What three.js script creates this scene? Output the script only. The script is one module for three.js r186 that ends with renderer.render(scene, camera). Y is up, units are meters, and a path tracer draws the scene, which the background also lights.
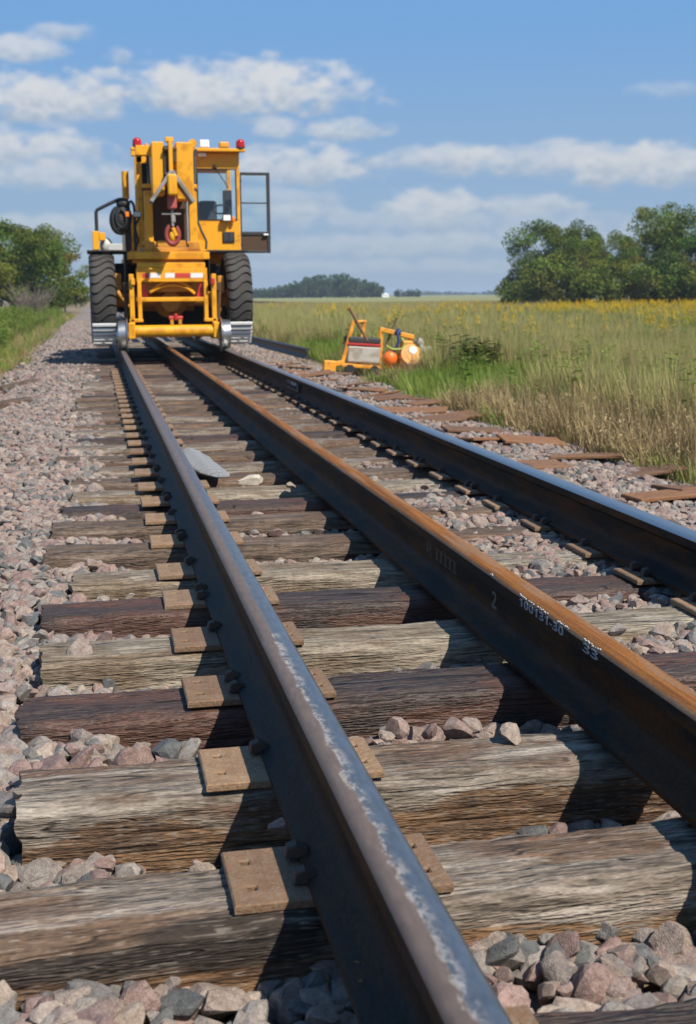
import * as THREE from 'three';
import { mergeGeometries, mergeVertices, toCreasedNormals } from 'three/addons/utils/BufferGeometryUtils.js';
import { RoundedBoxGeometry } from 'three/addons/geometries/RoundedBoxGeometry.js';
import { ConvexGeometry } from 'three/addons/geometries/ConvexGeometry.js';
import { TextGeometry } from 'three/addons/geometries/TextGeometry.js';
import { FontLoader } from 'three/addons/loaders/FontLoader.js';

// ───────────────────────── camera, renderer, sun, sky ─────────────────────────
const D2R = Math.PI / 180;
const scene = new THREE.Scene();
const camera = new THREE.PerspectiveCamera(44.548, 696 / 1024, 0.05, 6000);
camera.position.set(0, 0.972, 0);
camera.rotation.order = 'YXZ';
camera.rotation.set(-9.836 * D2R, -11.232 * D2R, -0.429 * D2R);
camera.focus = 3.4;
camera.userData.fStop = 7;
const renderer = new THREE.WebGLRenderer({ antialias: true });
renderer.setSize(696, 1024);
renderer.toneMapping = THREE.LinearToneMapping;
renderer.toneMappingExposure = 1.25;
renderer.shadowMap.enabled = true;

const sunDir = new THREE.Vector3(0.47, 1, 0.72).normalize();
const sun = new THREE.DirectionalLight(new THREE.Color(1, 0.93, 0.82), 4.8);
sun.position.copy(sunDir).multiplyScalar(60).add(new THREE.Vector3(1, 0, -12));
sun.target.position.set(1, 0, -12);
sun.castShadow = true;
sun.shadow.mapSize.set(4096, 4096);
Object.assign(sun.shadow.camera, { left: -30, right: 30, top: 30, bottom: -30, near: 1, far: 150 });
scene.add(sun, sun.target);

// ───────────────────────── noise and random ─────────────────────────
function mulberry(a) { return () => { a = (a + 0x6d2b79f5) | 0; let t = Math.imul(a ^ (a >>> 15), 1 | a); t = (t + Math.imul(t ^ (t >>> 7), 61 | t)) ^ t; return ((t ^ (t >>> 14)) >>> 0) / 4294967296; }; }
const rnd = mulberry(20417);
const rr = (a, b) => a + (b - a) * rnd();
const TAB = new Float32Array(65536); { const r = mulberry(7); for (let i = 0; i < 65536; i++) TAB[i] = r(); }
function vn(x, y) {                                    // value noise 0..1
  const xi = Math.floor(x), yi = Math.floor(y); let fx = x - xi, fy = y - yi;
  fx = fx * fx * (3 - 2 * fx); fy = fy * fy * (3 - 2 * fy);
  const a = (xi & 255), b = ((xi + 1) & 255), c = (yi & 255) << 8, d = ((yi + 1) & 255) << 8;
  const p = TAB[a | c], q = TAB[b | c], r = TAB[a | d], s = TAB[b | d];
  return p + (q - p) * fx + (r - p + (p - q - r + s) * fx) * fy;
}
const fbm = (x, y, o = 4) => { let s = 0, a = 0.5, n = 0; for (let i = 0; i < o; i++) { s += a * vn(x, y); n += a; a *= 0.5; x = x * 2.03 + 17.3; y = y * 2.03 + 9.1; } return s / n; };
const sm = (a, b, x) => { const t = Math.min(1, Math.max(0, (x - a) / (b - a))); return t * t * (3 - 2 * t); };
const lerp = (a, b, t) => a + (b - a) * t;
const mix3 = (a, b, t) => [lerp(a[0], b[0], t), lerp(a[1], b[1], t), lerp(a[2], b[2], t)];
const toS = (c) => { c = Math.min(1, Math.max(0, c)); return c <= 0.0031308 ? c * 12.92 : 1.055 * Math.pow(c, 1 / 2.4) - 0.055; };

// ───────────────────────── the sky: air and clouds, all round ─────────────────────────
{
  const W = 4096, H = 2048, mask = new Float32Array(W * H), lit = new Float32Array(W * H), data = new Float32Array(W * H * 4);
  const skyRnd = mulberry(991);
  // azimuth (degrees right of the track), elevation, half width, half height, strength
  const list = [[-3.0, 10.2, 2.2, .6, .8], [-.8, 11.0, 1.5, .4, .6], [1.4, 10.1, .6, .4, .5], [-4.6, 11.2, .5, .35, .6], [-2.4, 8.2, 3.7, 1.05, 1], [6.2, 8.7, 5.9, 1.35, 1.1], [8.2, 7.2, 1.1, .5, .7], [11.2, 7.1, 1.8, .55, .8],
    [-3.2, 6.2, 4.6, .95, .9], [-1.6, 5.1, 5.4, .75, .75], [8.6, 5.5, 3.9, .95, .9], [15.0, 5.9, 3.0, .6, .75], [20.6, 5.7, 6.0, .8, .8], [24.6, 5.3, 4.0, 1.0, 1], [14.9, 3.7, 2.2, .9, 1], [19.6, 3.8, 2.2, .55, .75],
    [9.4, 3.6, 2.1, .45, .7], [25.3, 8.5, 1.6, .4, .35], [3, 3.2, 5, .5, .5], [12, 2.1, 7, .6, .55], [22, 2.4, 7, .6, .5], [-4, 2.9, 5, .7, .6], [14, 1.2, 9, .4, .4], [2, 1.8, 6, .5, .5], [17, 3.1, 8, .6, .45], [6, 4.2, 5, .6, .5]];
  for (let k = 0; k < 190; k++) {
    const az = lerp(29, 355 - 7, skyRnd()), el = 2 + 11 * Math.pow(skyRnd(), 1.2), w = lerp(1.2, 6, skyRnd() * skyRnd() + .1);
    list.push([az, el, w, w * lerp(.16, .26, skyRnd()), lerp(.5, 1.05, skyRnd())]);
  }
  for (const [az, el, hw, hh, st] of list) {
    const off = skyRnd() * 90;
    for (let y = Math.floor(((el - hh * 2.2) / 180 + .5) * H); y <= Math.ceil(((el + hh * 2.2) / 180 + .5) * H); y++) {
      const v = ((y + .5) / H - .5) * 180;
      for (let i = Math.floor((az - hw * 1.7) / 360 * W); i <= Math.ceil((az + hw * 1.7) / 360 * W); i++) {
        const u = (i + .5) / W * 360, dx = (u - az) / hw, dy = (v - el) / (v > el ? hh : hh * .75), d2 = dx * dx + dy * dy;
        if (d2 > 2.6) continue;
        const n = fbm(u * 1.15 + off, v * 2.3 + off, 5), billow = fbm(u * 2.6 + off, v * 4.2, 4);
        const m = sm(.05, .68, (1 - d2 * .6) * .72 + (n - .5) * .95) * st * .97;
        if (m <= 0) continue;
        const x = ((i % W) + W) % W, at = y * W + x;
        const l = sm(-1.0, .75, (v - el) / hh + (billow - .5) * 1.5 + .1);
        lit[at] = (lit[at] * mask[at] + l * m) / (mask[at] + m + 1e-6);
        mask[at] = 1 - (1 - mask[at]) * (1 - Math.min(.94, m));
      }
    }
  }
  for (let y = 0; y < H; y++) {
    const el = ((y + .5) / H - .5) * 180, e = Math.max(0, el);
    let c = mix3([.345, .455, .585], [.285, .44, .65], sm(0, 6, e)); c = mix3(c, [.18, .385, .715], sm(4, 13, e)); c = mix3(c, [.095, .215, .47], sm(12, 80, e));
    if (el < 0) c = mix3(c, [.16, .15, .10], sm(0, -4, el));
    for (let x = 0; x < W; x++) {
      // texture column for azimuth right of -z:  u = atan2(z, x)/2pi + .5, with -z at u = .25
      const i = y * W + x, o = (y * W + ((x + W / 4) % W)) * 4, m = mask[i];
      let cc = c;
      if (m > 0) {
        const far = sm(9, 1, el);
        const top = mix3([.70, .715, .74], [.56, .615, .68], far), low = mix3([.385, .47, .585], [.39, .475, .58], far);
        cc = mix3(c, mix3(low, top, lit[i]), m);
      }
      data[o] = cc[0] * .8; data[o + 1] = cc[1] * .8; data[o + 2] = cc[2] * .8; data[o + 3] = 1;
    }
  }
  const t = new THREE.DataTexture(data, W, H, THREE.RGBAFormat, THREE.FloatType);
  t.mapping = THREE.EquirectangularReflectionMapping; t.magFilter = THREE.LinearFilter; t.needsUpdate = true;
  scene.background = t; scene.environment = t;
}

// ───────────────────────── helpers ─────────────────────────
const taken = new Map();
function numbered(n) { const k = taken.get(n) ?? 0; taken.set(n, k + 1); return k ? `${n}_${String(k).padStart(3, '0')}` : n; }
function shade(o) { o.castShadow = true; o.receiveShadow = true; return o; }
function group(name, label, category, pos = [0, 0, 0], turn = 0, grp) {
  const g = new THREE.Group(); g.name = numbered(name); g.position.set(...pos); g.rotation.y = turn; g.userData = { label, category }; if (grp) g.userData.group = grp; scene.add(g); return g;
}
function single(name, geo, mat, label, category, grp) { const m = shade(new THREE.Mesh(geo, mat)); m.name = numbered(name); m.userData = { label, category }; if (grp) m.userData.group = grp; scene.add(m); return m; }
function structure(name, geo, mat) { const m = shade(new THREE.Mesh(geo, mat)); m.name = name; m.userData = { kind: 'structure' }; scene.add(m); return m; }
function part(name, geos, mat, parent, label) {
  const list = (Array.isArray(geos) ? geos : [geos]).map((g) => (g.index ? g.toNonIndexed() : g));
  for (const g of list) for (const k of Object.keys(g.attributes)) if (!['position', 'normal', 'uv'].includes(k)) g.deleteAttribute(k);
  const m = shade(new THREE.Mesh(list.length > 1 ? mergeGeometries(list) : list[0], mat)); m.name = name; if (label) m.userData.label = label; parent.add(m); return m;
}
function boxUV(g, s = 1) {                              // uv in metres from position, by the face's main axis
  const q = g.index ? g.toNonIndexed() : g, p = q.attributes.position, n = q.attributes.normal, uv = new Float32Array(p.count * 2);
  for (let i = 0; i < p.count; i++) {
    const ax = Math.abs(n.getX(i)), ay = Math.abs(n.getY(i)), az = Math.abs(n.getZ(i));
    const [a, b] = ay >= ax && ay >= az ? [p.getX(i), p.getZ(i)] : ax >= az ? [p.getZ(i), p.getY(i)] : [p.getX(i), p.getY(i)];
    uv[i * 2] = a * s; uv[i * 2 + 1] = b * s;
  }
  q.setAttribute('uv', new THREE.BufferAttribute(uv, 2)); return q;
}
const box = (w, h, d, x = 0, y = 0, z = 0, r = 0.012) => boxUV(new RoundedBoxGeometry(w, h, d, 1, Math.min(r, w * .3, h * .3, d * .3)).translate(x, y, z));
const span = (x0, x1, y0, y1, z0, z1, r) => box(x1 - x0, y1 - y0, z1 - z0, (x0 + x1) / 2, (y0 + y1) / 2, (z0 + z1) / 2, r);
const V = (x, y, z) => new THREE.Vector3(x, y, z);
const tube = (pts, r, seg = 24, rad = 8) => boxUV(new THREE.TubeGeometry(new THREE.CatmullRomCurve3(pts.map((p) => V(...p)), false, 'catmullrom', .3), seg, r, rad));
function rod(a, b, r0, r1 = r0, n = 10) {
  const A = V(...a), B = V(...b), d = B.clone().sub(A), g = new THREE.CylinderGeometry(r1, r0, d.length(), n);
  g.applyQuaternion(new THREE.Quaternion().setFromUnitVectors(V(0, 1, 0), d.clone().normalize())).translate(...A.add(B).multiplyScalar(.5).toArray()); return boxUV(g);
}
function bar(a, b, w, h) {                              // square bar from a to b
  const A = V(...a), B = V(...b), d = B.clone().sub(A), L = d.length(), g = new RoundedBoxGeometry(w, L, h, 1, Math.min(w, h) * .18);
  g.applyQuaternion(new THREE.Quaternion().setFromUnitVectors(V(0, 1, 0), d.normalize())).translate(...A.add(B).multiplyScalar(.5).toArray()); return boxUV(g);
}
function tex(w, h, fn, srgb = true, rep = true) {       // fn(u, v) -> linear rgb (or grey) in 0..1
  const d = new Uint8Array(w * h * 4);
  for (let y = 0, o = 0; y < h; y++) for (let x = 0; x < w; x++, o += 4) {
    const c = fn((x + .5) / w, (y + .5) / h, x, y);
    if (typeof c === 'number') { d[o] = d[o + 1] = d[o + 2] = Math.max(0, Math.min(255, c * 255)); } else { for (let k = 0; k < 3; k++) d[o + k] = (srgb ? toS(c[k]) : Math.min(1, Math.max(0, c[k]))) * 255; }
    d[o + 3] = 255;
  }
  const t = new THREE.DataTexture(d, w, h, THREE.RGBAFormat); t.wrapS = t.wrapT = rep ? THREE.RepeatWrapping : THREE.ClampToEdgeWrapping; t.magFilter = THREE.LinearFilter; t.minFilter = THREE.LinearMipmapLinearFilter;
  if (srgb) t.colorSpace = THREE.SRGBColorSpace; t.needsUpdate = true; return t;
}
const phys = (c, roughness, specularIntensity, extra = {}) => new THREE.MeshPhysicalMaterial({ color: lin(...c), roughness, specularIntensity, ...extra });
const rep = (t, x, y = x) => { const c = t.clone(); c.repeat.set(x, y); c.needsUpdate = true; return c; };
const lin = (r, g, b) => new THREE.Color().setRGB(r, g, b);
const std = (c, roughness = .6, metalness = 0, extra = {}) => new THREE.MeshStandardMaterial({ color: Array.isArray(c) ? lin(...c) : c, roughness, metalness, ...extra });

// seamless-ish noise on a torus for repeating textures
const tile = (u, v, f, o = 4) => { const a = fbm(u * f, v * f, o), b = fbm((u - 1) * f + 40, v * f, o), c = fbm(u * f, (v - 1) * f + 40, o), d = fbm((u - 1) * f + 40, (v - 1) * f + 40, o); const su = sm(.8, 1, u), sv = sm(.8, 1, v); return lerp(lerp(a, b, su), lerp(c, d, su), sv); };

const grainTex = tex(512, 512, (u, v) => { const n = tile(u, v, 9, 5), f = tile(u, v, 70, 2); return mix3([.72, .72, .72], [1, 1, 1], .6 * n + .5 * f); });
const bumpTex = tex(512, 512, (u, v) => tile(u, v, 40, 5), false);
const grimeTex = tex(512, 512, (u, v) => { const n = tile(u, v, 7, 5), s = sm(.52, .72, n), f = tile(u, v, 60, 2); return mix3(mix3([1, 1, 1], [.93, .92, .90], f), [.50, .38, .26], s * .55); });
const rustTex = tex(512, 512, (u, v) => { const n = tile(u, v, 8, 5), f = tile(u, v, 60, 3); return mix3(mix3([.17, .098, .055], [.27, .168, .095], n * 1.3 - .15), [.26, .21, .155], sm(.45, .75, f) * .6); });

// ───────────────────────── materials ─────────────────────────
const M = {
  yellow: std([.84, .39, .013], .42, 0, { map: grimeTex }),
  yellowWorn: std([.60, .27, .03], .6, 0, { map: grimeTex }),
  orangeYellow: std([.80, .34, .03], .5, 0, { map: grimeTex }),
  dark: std([.018, .018, .019], .6), rubber: std([.045, .043, .041], .85, 0, { bumpMap: bumpTex, bumpScale: .004 }),
  brownMetal: std([.085, .045, .022], .7, 0, { map: grainTex }), greyPaint: std([.30, .29, .27], .55, 0, { map: grimeTex }),
  brightBar: std([.80, .80, .79], .4, .1), steel: std([.52, .51, .49], .32, .9, { map: grainTex }), darkSteel: std([.06, .06, .062], .45, .4),
  red: std([.45, .03, .025], .45), redLens: std([.42, .012, .012], .18), amber: std([.85, .22, .01], .25), white: std([.82, .82, .80], .4), lampWhite: std([.86, .87, .88], .15), reflectRed: std([.55, .06, .04], .35), reflectWhite: std([.78, .78, .76], .35),
  glass: new THREE.MeshPhysicalMaterial({ color: lin(.93, .97, .97), roughness: .03, transmission: 1, thickness: 0, ior: 1.5 }),
  rust: std([1, 1, 1], .82, 0, { map: rep(rustTex, 3), bumpMap: rep(bumpTex, 6), bumpScale: .0015 }),
  spike: std([.06, .04, .03], .75, 0, { bumpMap: bumpTex, bumpScale: .001 }),
};

// ───────────────────────── the lie of the land ─────────────────────────
// x to the right of the camera, z towards the camera; tie tops at y = 0
const LX = .380, RX = 1.890, MX = 1.102, CX = 1.135, RAIL_Y = .018, RAIL_H = .181;
function bed(x, z) {                                    // height of the top of the loose stones
  const d = -z, near = sm(5.5, 2.5, d);
  let y = lerp(-.05, -.08, sm(-.05, .1, x) * sm(1.6, 1.1, x)) - .03 * near; if (d > 1.9 && d < 2.5) y -= .05 * sm(1.9, 2.05, d) * sm(2.5, 2.4, d); if (d > 2.5 && d < 3 && x < .2) y += .035;
  if (x > 1.15 && x < 1.85) y += .03 * sm(2.2, 3, d) * sm(7, 5, d); if (x > 0 && x < 2.3) y -= .022 * sm(5, 7, d); if (x < -.2) y = lerp(y, -.062, sm(-.2, -.3, x)) - .03 * sm(-.6, -1.1, x);
  if (x > 2.35) y = lerp(y, -.085, sm(2.35, 2.6, x)) - .04 * sm(2.9, 3.4, x);
  return y + (fbm(x * 3 + 9, z * 3 + 50, 3) - .5) * lerp(.05, .075, sm(5, 9, d));
}
function land(x, z) {
  let y = -.16;
  if (x > 3.2) y = lerp(-.16, -.2, sm(3.2, 4.8, x)) - .32 * sm(5, 9, x);
  if (x < -1.05) y = -.13 - .25 * sm(-3.5, -7, x);
  const r = Math.hypot(x, z), flat = sm(-.9, -1.3, x) + sm(3, 3.6, x);
  return y + (fbm(x * .35 + 3, z * .35 + 77, 3) - .5) * .16 * Math.min(1, flat) * sm(300, 60, r);
}
function sheet(xs, zs, fy) {
  const pos = [], uv = [], idx = [], nx = xs.length;
  for (const z of zs) for (const x of xs) { pos.push(x, fy(x, z), z); uv.push(x, z); }
  for (let j = 0; j < zs.length - 1; j++) for (let i = 0; i < nx - 1; i++) { const a = j * nx + i; idx.push(a, a + nx, a + 1, a + 1, a + nx, a + nx + 1); }
  const g = new THREE.BufferGeometry(); g.setAttribute('position', new THREE.Float32BufferAttribute(pos, 3)); g.setAttribute('uv', new THREE.Float32BufferAttribute(uv, 2)); g.setIndex(idx); g.computeVertexNormals(); return g;
}
const steps = (...s) => { const out = []; for (let i = 0; i < s.length; i += 3) for (let k = 0; k < s[i + 2]; k++) out.push(lerp(s[i], s[i + 1], k / s[i + 2])); out.push(s[s.length - 2]); return out; };
const soilTex = tex(512, 512, (u, v) => { const n = tile(u, v, 6, 5), f = tile(u, v, 50, 3); return mix3(mix3([.13, .09, .05], [.27, .20, .11], n), [.13, .13, .055], sm(.55, .75, f) * .4); });
structure('ground', sheet(steps(-1800, -60, 8, -60, -6, 18, -6, 12, 54, 12, 60, 16, 60, 1800, 8), steps(60, 4, 8, 4, -40, 60, -40, -160, 24, -160, -2600, 14).map((z) => z), land), std([1, 1, 1], .95, 0, { map: rep(soilTex, .4) }));
// a crop field beyond the rough grass, its canopy as a raised sheet
const fieldTex = tex(512, 512, (u, v) => { const n = tile(u, v, 8, 5); return mix3([.17, .175, .055], [.27, .26, .095], n); });
structure('crop_field', sheet(steps(30, 200, 20, 200, 1500, 12), steps(-150, -300, 30, -300, -2400, 24), (x, z) => .02 + (fbm(x * .25, z * .25, 3) - .5) * .35 + .25 * sm(-300, -1500, z)), std([1, 1, 1], .95, 0, { map: rep(fieldTex, .02) }));

// ───────────────────────── ballast ─────────────────────────
const stoneTone = [[.31, .215, .185], [.335, .25, .215], [.27, .235, .215], [.28, .25, .225], [.19, .18, .17], [.36, .29, .24], [.27, .185, .165], [.13, .135, .135], [.32, .285, .25], [.38, .315, .26], [.30, .22, .19], [.34, .27, .225]];
const speck = tex(256, 256, (u, v) => { const n = tile(u, v, 7, 4), f = tile(u, v, 40, 3); const p = tile(u, v, 3, 3); let c = mix3([.50, .47, .46], [1.05, 1.03, 1.0], sm(.2, .8, n * .6 + p * .4)); if (f > .6) c = mix3(c, [.34, .31, .31], sm(.6, .72, f) * .7); if (f < .36) c = mix3(c, [1.15, 1.06, 1.0], sm(.36, .26, f) * .7); return c; });
function rock(seed, detail, sx, sy, sz) {                // a ball cut by random planes: broken granite
  const r = mulberry(seed), base = mergeVertices((() => { const g = new THREE.IcosahedronGeometry(1, detail); g.deleteAttribute('normal'); g.deleteAttribute('uv'); return g; })()), p = base.attributes.position, planes = [];
  for (let k = 0; k < 8; k++) planes.push([V(r() * 2 - 1, r() * 2 - 1, r() * 2 - 1).normalize(), lerp(.38, .72, r())]);
  for (let i = 0; i < p.count; i++) {
    const v = V(p.getX(i), p.getY(i), p.getZ(i)); for (let q = 0; q < 2; q++) for (const [n, d] of planes) { const o = v.dot(n) - d; if (o > 0) v.addScaledVector(n, -o); }
    const k = 1.36 + .22 * (fbm(v.x * 3.2 + seed, v.y * 3.2 + v.z * 2.7, 3) - .5); p.setXYZ(i, v.x * sx * k, v.y * sy * k, v.z * sz * k);
  }
  return boxUV(toCreasedNormals(base, .22), .7);
}
const rocks = [], rocksFine = []; for (let k = 0; k < 14; k++) { const a = rr(.8, 1.35), b = rr(.58, .92), c = rr(.72, 1.08); rocks.push(rock(300 + k * 7, 1, a, b, c)); rocksFine.push(rock(300 + k * 7, 2, a, b, c)); }
const ballastTex = tex(512, 512, (u, v) => { const n = tile(u, v, 26, 3), f = tile(u, v, 70, 2); return mix3(mix3([.10, .075, .065], [.27, .205, .175], sm(.25, .75, n)), [.30, .28, .26], f * .5); });
const ballastTop = sheet(steps(-1.2, 3.45, 60), steps(1.5, -30, 160, -30, -140, 60), (x, z) => bed(x, z) - .055 + sm(-1.0, -1.2, x) * -.07 + sm(3.2, 3.45, x) * -.06);
const ballast = structure('ballast', ballastTop, std([1, 1, 1], .95, 0, { map: rep(ballastTex, 1.6), bumpMap: rep(ballastTex, 1.6), bumpScale: .03 }));
const stoneMats = stoneTone.map((c) => std(c, .86, 0, { map: speck, bumpMap: rep(bumpTex, .8), bumpScale: .0022 }));
const camDir = new THREE.Vector3(); camera.updateMatrixWorld(); camera.getWorldDirection(camDir);
{
  const list = [];
  const inTie = (x, z) => false;
  function scatter(x0, x1, d0, d1, density, s0, s1, spread, lift = 0) {
    const n = Math.round((x1 - x0) * (d1 - d0) * density);
    for (let i = 0; i < n; i++) {
      const x = rr(x0, x1), z = -rr(d0, d1); if (x < -1.0 + (fbm(z * 1.3, 4, 3) - .5) * .35 && rnd() > .12) continue; const s = rr(s0, s1) * (rnd() < .12 && d0 > 2.5 ? 1.35 : 1);
      list.push([x, bed(x, z) + rr(-spread, spread * .45) + lift, z, s]);
    }
  }
  scatter(-1.25, 3.35, -.2, 1.3, 700, .017, .03, .022);
  scatter(-1.25, 3.35, 1.3, 2.9, 1000, .016, .036, .024);
  scatter(-1.25, 3.35, 2.9, 7, 1700, .013, .028, .022);
  scatter(-1.25, 3.35, 7, 14, 1500, .013, .029, .024);
  scatter(-1.25, 3.35, 14, 26, 1000, .015, .032, .026);
  scatter(-1.25, .3, 26, 60, 420, .024, .04, .03);
  scatter(2, 3.35, 26, 50, 300, .024, .04, .03);
  scatter(-1.9, -1.2, 6, 40, 70, .016, .03, .02, -.035);
  scatter(3.3, 3.9, 4, 24, 60, .016, .03, .02, -.05);
  // single stones that lie on the ties
  for (const [x, z, s, dy] of [[.62, -2.60, .026, 0], [.70, -2.58, .02, 0], [.76, -2.585, .028, 0], [.80, -2.60, .018, 0], [.60, -2.57, .016, 0], [.86, -2.50, .022, .004], [.69, -5.0, .028, 0], [.61, -5.02, .02, 0], [1.52, -5.4, .02, 0], [.30, -2.16, .02, -.005], [.12, -2.66, .032, -.02], [.05, -2.64, .036, -.03], [.16, -2.64, .03, -.03], [1.45, -3.3, .022, 0], [-.08, -3.42, .04, -.02], [.95, -6.3, .026, 0], [1.3, -6.8, .024, 0]]) list.push([x, .012 + dy, z, s]);
  const P = new THREE.Vector3();
  const scored = list.map((e) => { P.set(e[0], e[1], e[2]); const dist = P.distanceTo(camera.position), q = P.clone().project(camera); const vis = q.z < 1 && P.z < -.6 && Math.abs(q.x) < .97 && Math.abs(q.y) < .97, top = e[1] > bed(e[0], e[2]) - .008; const underTie = false; return { e, score: vis && top && !underTie ? e[3] / dist : 0 }; });
  scored.sort((a, b) => b.score - a.score);
  const E = new THREE.Euler(), Q = new THREE.Quaternion(), S = new THREE.Vector3(), mm = new THREE.Matrix4();
  const place = ({ e }) => { E.set(rr(-.6, .6), rr(0, 6.28), rr(-.6, .6)); return mm.compose(P.set(e[0], e[1], e[2]), Q.setFromEuler(E), S.setScalar(e[3])); };
  let k = 0;
  for (const it of scored.slice(0, 300)) {
    const m = shade(new THREE.Mesh((k < 120 ? rocksFine : rocks)[k % rocks.length], stoneMats[Math.floor(rnd() * stoneMats.length)])); m.name = numbered('stone'); place(it).decompose(m.position, m.quaternion, m.scale); ballast.add(m); k++;
  }
  const rest = scored.slice(300), buckets = rocks.map(() => []); rest.forEach((it, i) => buckets[i % rocks.length].push(it));
  const imat = std([1, 1, 1], .86, 0, { map: speck }), col = new THREE.Color();
  buckets.forEach((b, i) => {
    const im = new THREE.InstancedMesh(rocks[i], imat, b.length); im.name = numbered('loose_stones'); im.userData.kind = 'stuff'; shade(im);
    b.forEach((it, j) => { im.setMatrixAt(j, place(it)); const c = stoneTone[Math.floor(rnd() * stoneTone.length)], v = rr(.85, 1.15); im.setColorAt(j, col.setRGB(c[0] * v, c[1] * v, c[2] * v)); });
    ballast.add(im);
  });
}

// ───────────────────────── crossties ─────────────────────────
// texture: u along the tie (2.65 m), v round it: back face 0-.18, top .18-.41, front .41-.60 m
const TIE_L = 2.65, TIE_P = .6;
function woodPair(seed, o) {
  const W = 2048, H = 512, s0 = seed * 13.7, hgt = new Float32Array(W * H), r = mulberry(seed * 77 + 5);
  const knots = []; for (let k = 0; k < (o.knots ?? 3); k++) knots.push([r() * TIE_L, .2 + r() * .38, .008 + r() * .012]);
  const col = tex(W, H, (u, v, px, py) => {
    const x = u * TIE_L, s = v * TIE_P;
    let w = s + .010 * (fbm(x * 2.2 + s0, s * 7, 3) - .5) + .03 * (fbm(x * .5 + s0, s * 3 + 30, 2) - .5);
    let kn = 0; for (const [kx, ks, kr] of knots) { const dx = (x - kx) * .45, ds = s - ks, d = Math.sqrt(dx * dx + ds * ds) / kr; if (d < 4) { w += .006 * Math.exp(-d * d * .5) * (ds / kr / (1 + Math.abs(ds / kr))); kn = Math.max(kn, Math.exp(-d * d * 1.2)); } }
    const g1 = fbm(x * 15 + s0, w * 210, 4), g2 = vn(x * 60 + s0, w * 560), g3 = fbm(x * 5 + s0 * 2, w * 46, 4), fine = vn(x * 150, w * 850);
    const cr = Math.abs(vn(x * 5.5 + s0 * 3, w * 105) - .5), cr2 = Math.abs(vn(x * 1.3 + s0 * 5, w * 34 + 7) - .5);
    const crack = Math.max(sm(.06, .0, cr) * sm(.5, .68, vn(x * 3.7 + 9, w * 26 + s0)) * .8, sm(.03, 0, cr2) * sm(.52, .7, vn(x * 1.9 + s0, w * 9)));
    const patch = fbm(x * 3 + s0, s * 11 + 3, 5), blot = fbm(x * 5 + s0, s * 22, 4);
    let c = mix3(o.dark, o.light, sm(.26, .66, g1 * .55 + g3 * .35 + g2 * .2));
    c = mix3(c, o.brown, sm(.46, .64, patch) * (o.brownAmt ?? .6));
    c = mix3(c, o.pale, sm(.54, .76, g3 * .55 + (1 - patch) * .3 + blot * .2) * (o.paleAmt ?? .75));
    const edge = (o.line ?? .505) + (fbm(x * 2.6 + s0, 4, 3) - .5) * .12 + (g1 - .5) * .05;
    if (o.under) c = mix3(c, mix3(o.under, [o.under[0] * .32, o.under[1] * .27, o.under[2] * .24], sm(.35, .68, blot * .75 + g2 * .25)), sm(edge, edge + .022, s) * .92);
    if (o.stain) for (const [sx, ss, rx, rs] of o.stain) { const d = ((x - sx) / rx) ** 2 + ((s - ss) / rs) ** 2; c = mix3(c, [.028, .018, .012], sm(1.25, .6, d + (blot - .5) * 1.5 + (g1 - .5) * .5) * .93); }
    if (blot > .72 && o.spots) c = mix3(c, o.spots, sm(.72, .8, blot) * .6);
    c = mix3(c, [.03, .022, .016], kn * .75);
    const fib = sm(.6, .82, vn(x * 26 + s0, w * 330)) * .5 + sm(.6, .85, vn(x * 55 + s0 * 2, w * 640)) * .4, hi = sm(.66, .9, vn(x * 38 + s0 * 4, w * 420)); c = mix3(c, o.pale, hi * .3);
    const k = (1 - crack * .9) * (1 - fib * .62) * (.72 + .5 * fine);
    hgt[py * W + px] = (.4 * g1 + .2 * g2 + .12 * g3 + .1 * fine + .18) * (1 - crack) * (1 - .35 * fib) + .02 * kn;
    return [c[0] * k, c[1] * k, c[2] * k];
  }, true, false);
  const bump = tex(W, H, (u, v, px, py) => hgt[py * W + px], false, false);
  return std([1, 1, 1], o.rough ?? .85, 0, { map: col, bumpMap: bump, bumpScale: .011 });
}
const wood = {
  grey: woodPair(1, { line: .485, dark: [.042, .028, .018], light: [.23, .182, .138], pale: [.42, .36, .30], brown: [.12, .062, .03], brownAmt: .75, under: [.215, .112, .046], stain: [[.50, .435, .2, .06], [.16, .447, .45, .03], [1.9, .46, .2, .03]], spots: [.30, .12, .04] }),
  tan: woodPair(2, { line: .468, dark: [.045, .031, .02], light: [.235, .188, .143], pale: [.43, .375, .31], brown: [.12, .058, .029], brownAmt: .75, under: [.215, .115, .05], stain: [[.45, .58, .1, .04]] }),
  creosote: woodPair(3, { dark: [.014, .010, .008], light: [.06, .034, .024], pale: [.13, .10, .075], paleAmt: .2, brown: [.115, .045, .025], brownAmt: .7, knots: 1, rough: .62 }),
  pale: woodPair(4, { dark: [.075, .053, .032], light: [.30, .248, .182], pale: [.47, .405, .31], brown: [.16, .10, .052], brownAmt: .6, under: [.22, .15, .075], knots: 2 }),
  brown: woodPair(5, { dark: [.026, .017, .011], light: [.14, .094, .064], pale: [.30, .235, .178], paleAmt: .45, brown: [.14, .075, .042], brownAmt: .65, under: [.12, .06, .035], spots: [.20, .105, .05] }),
};
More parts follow.
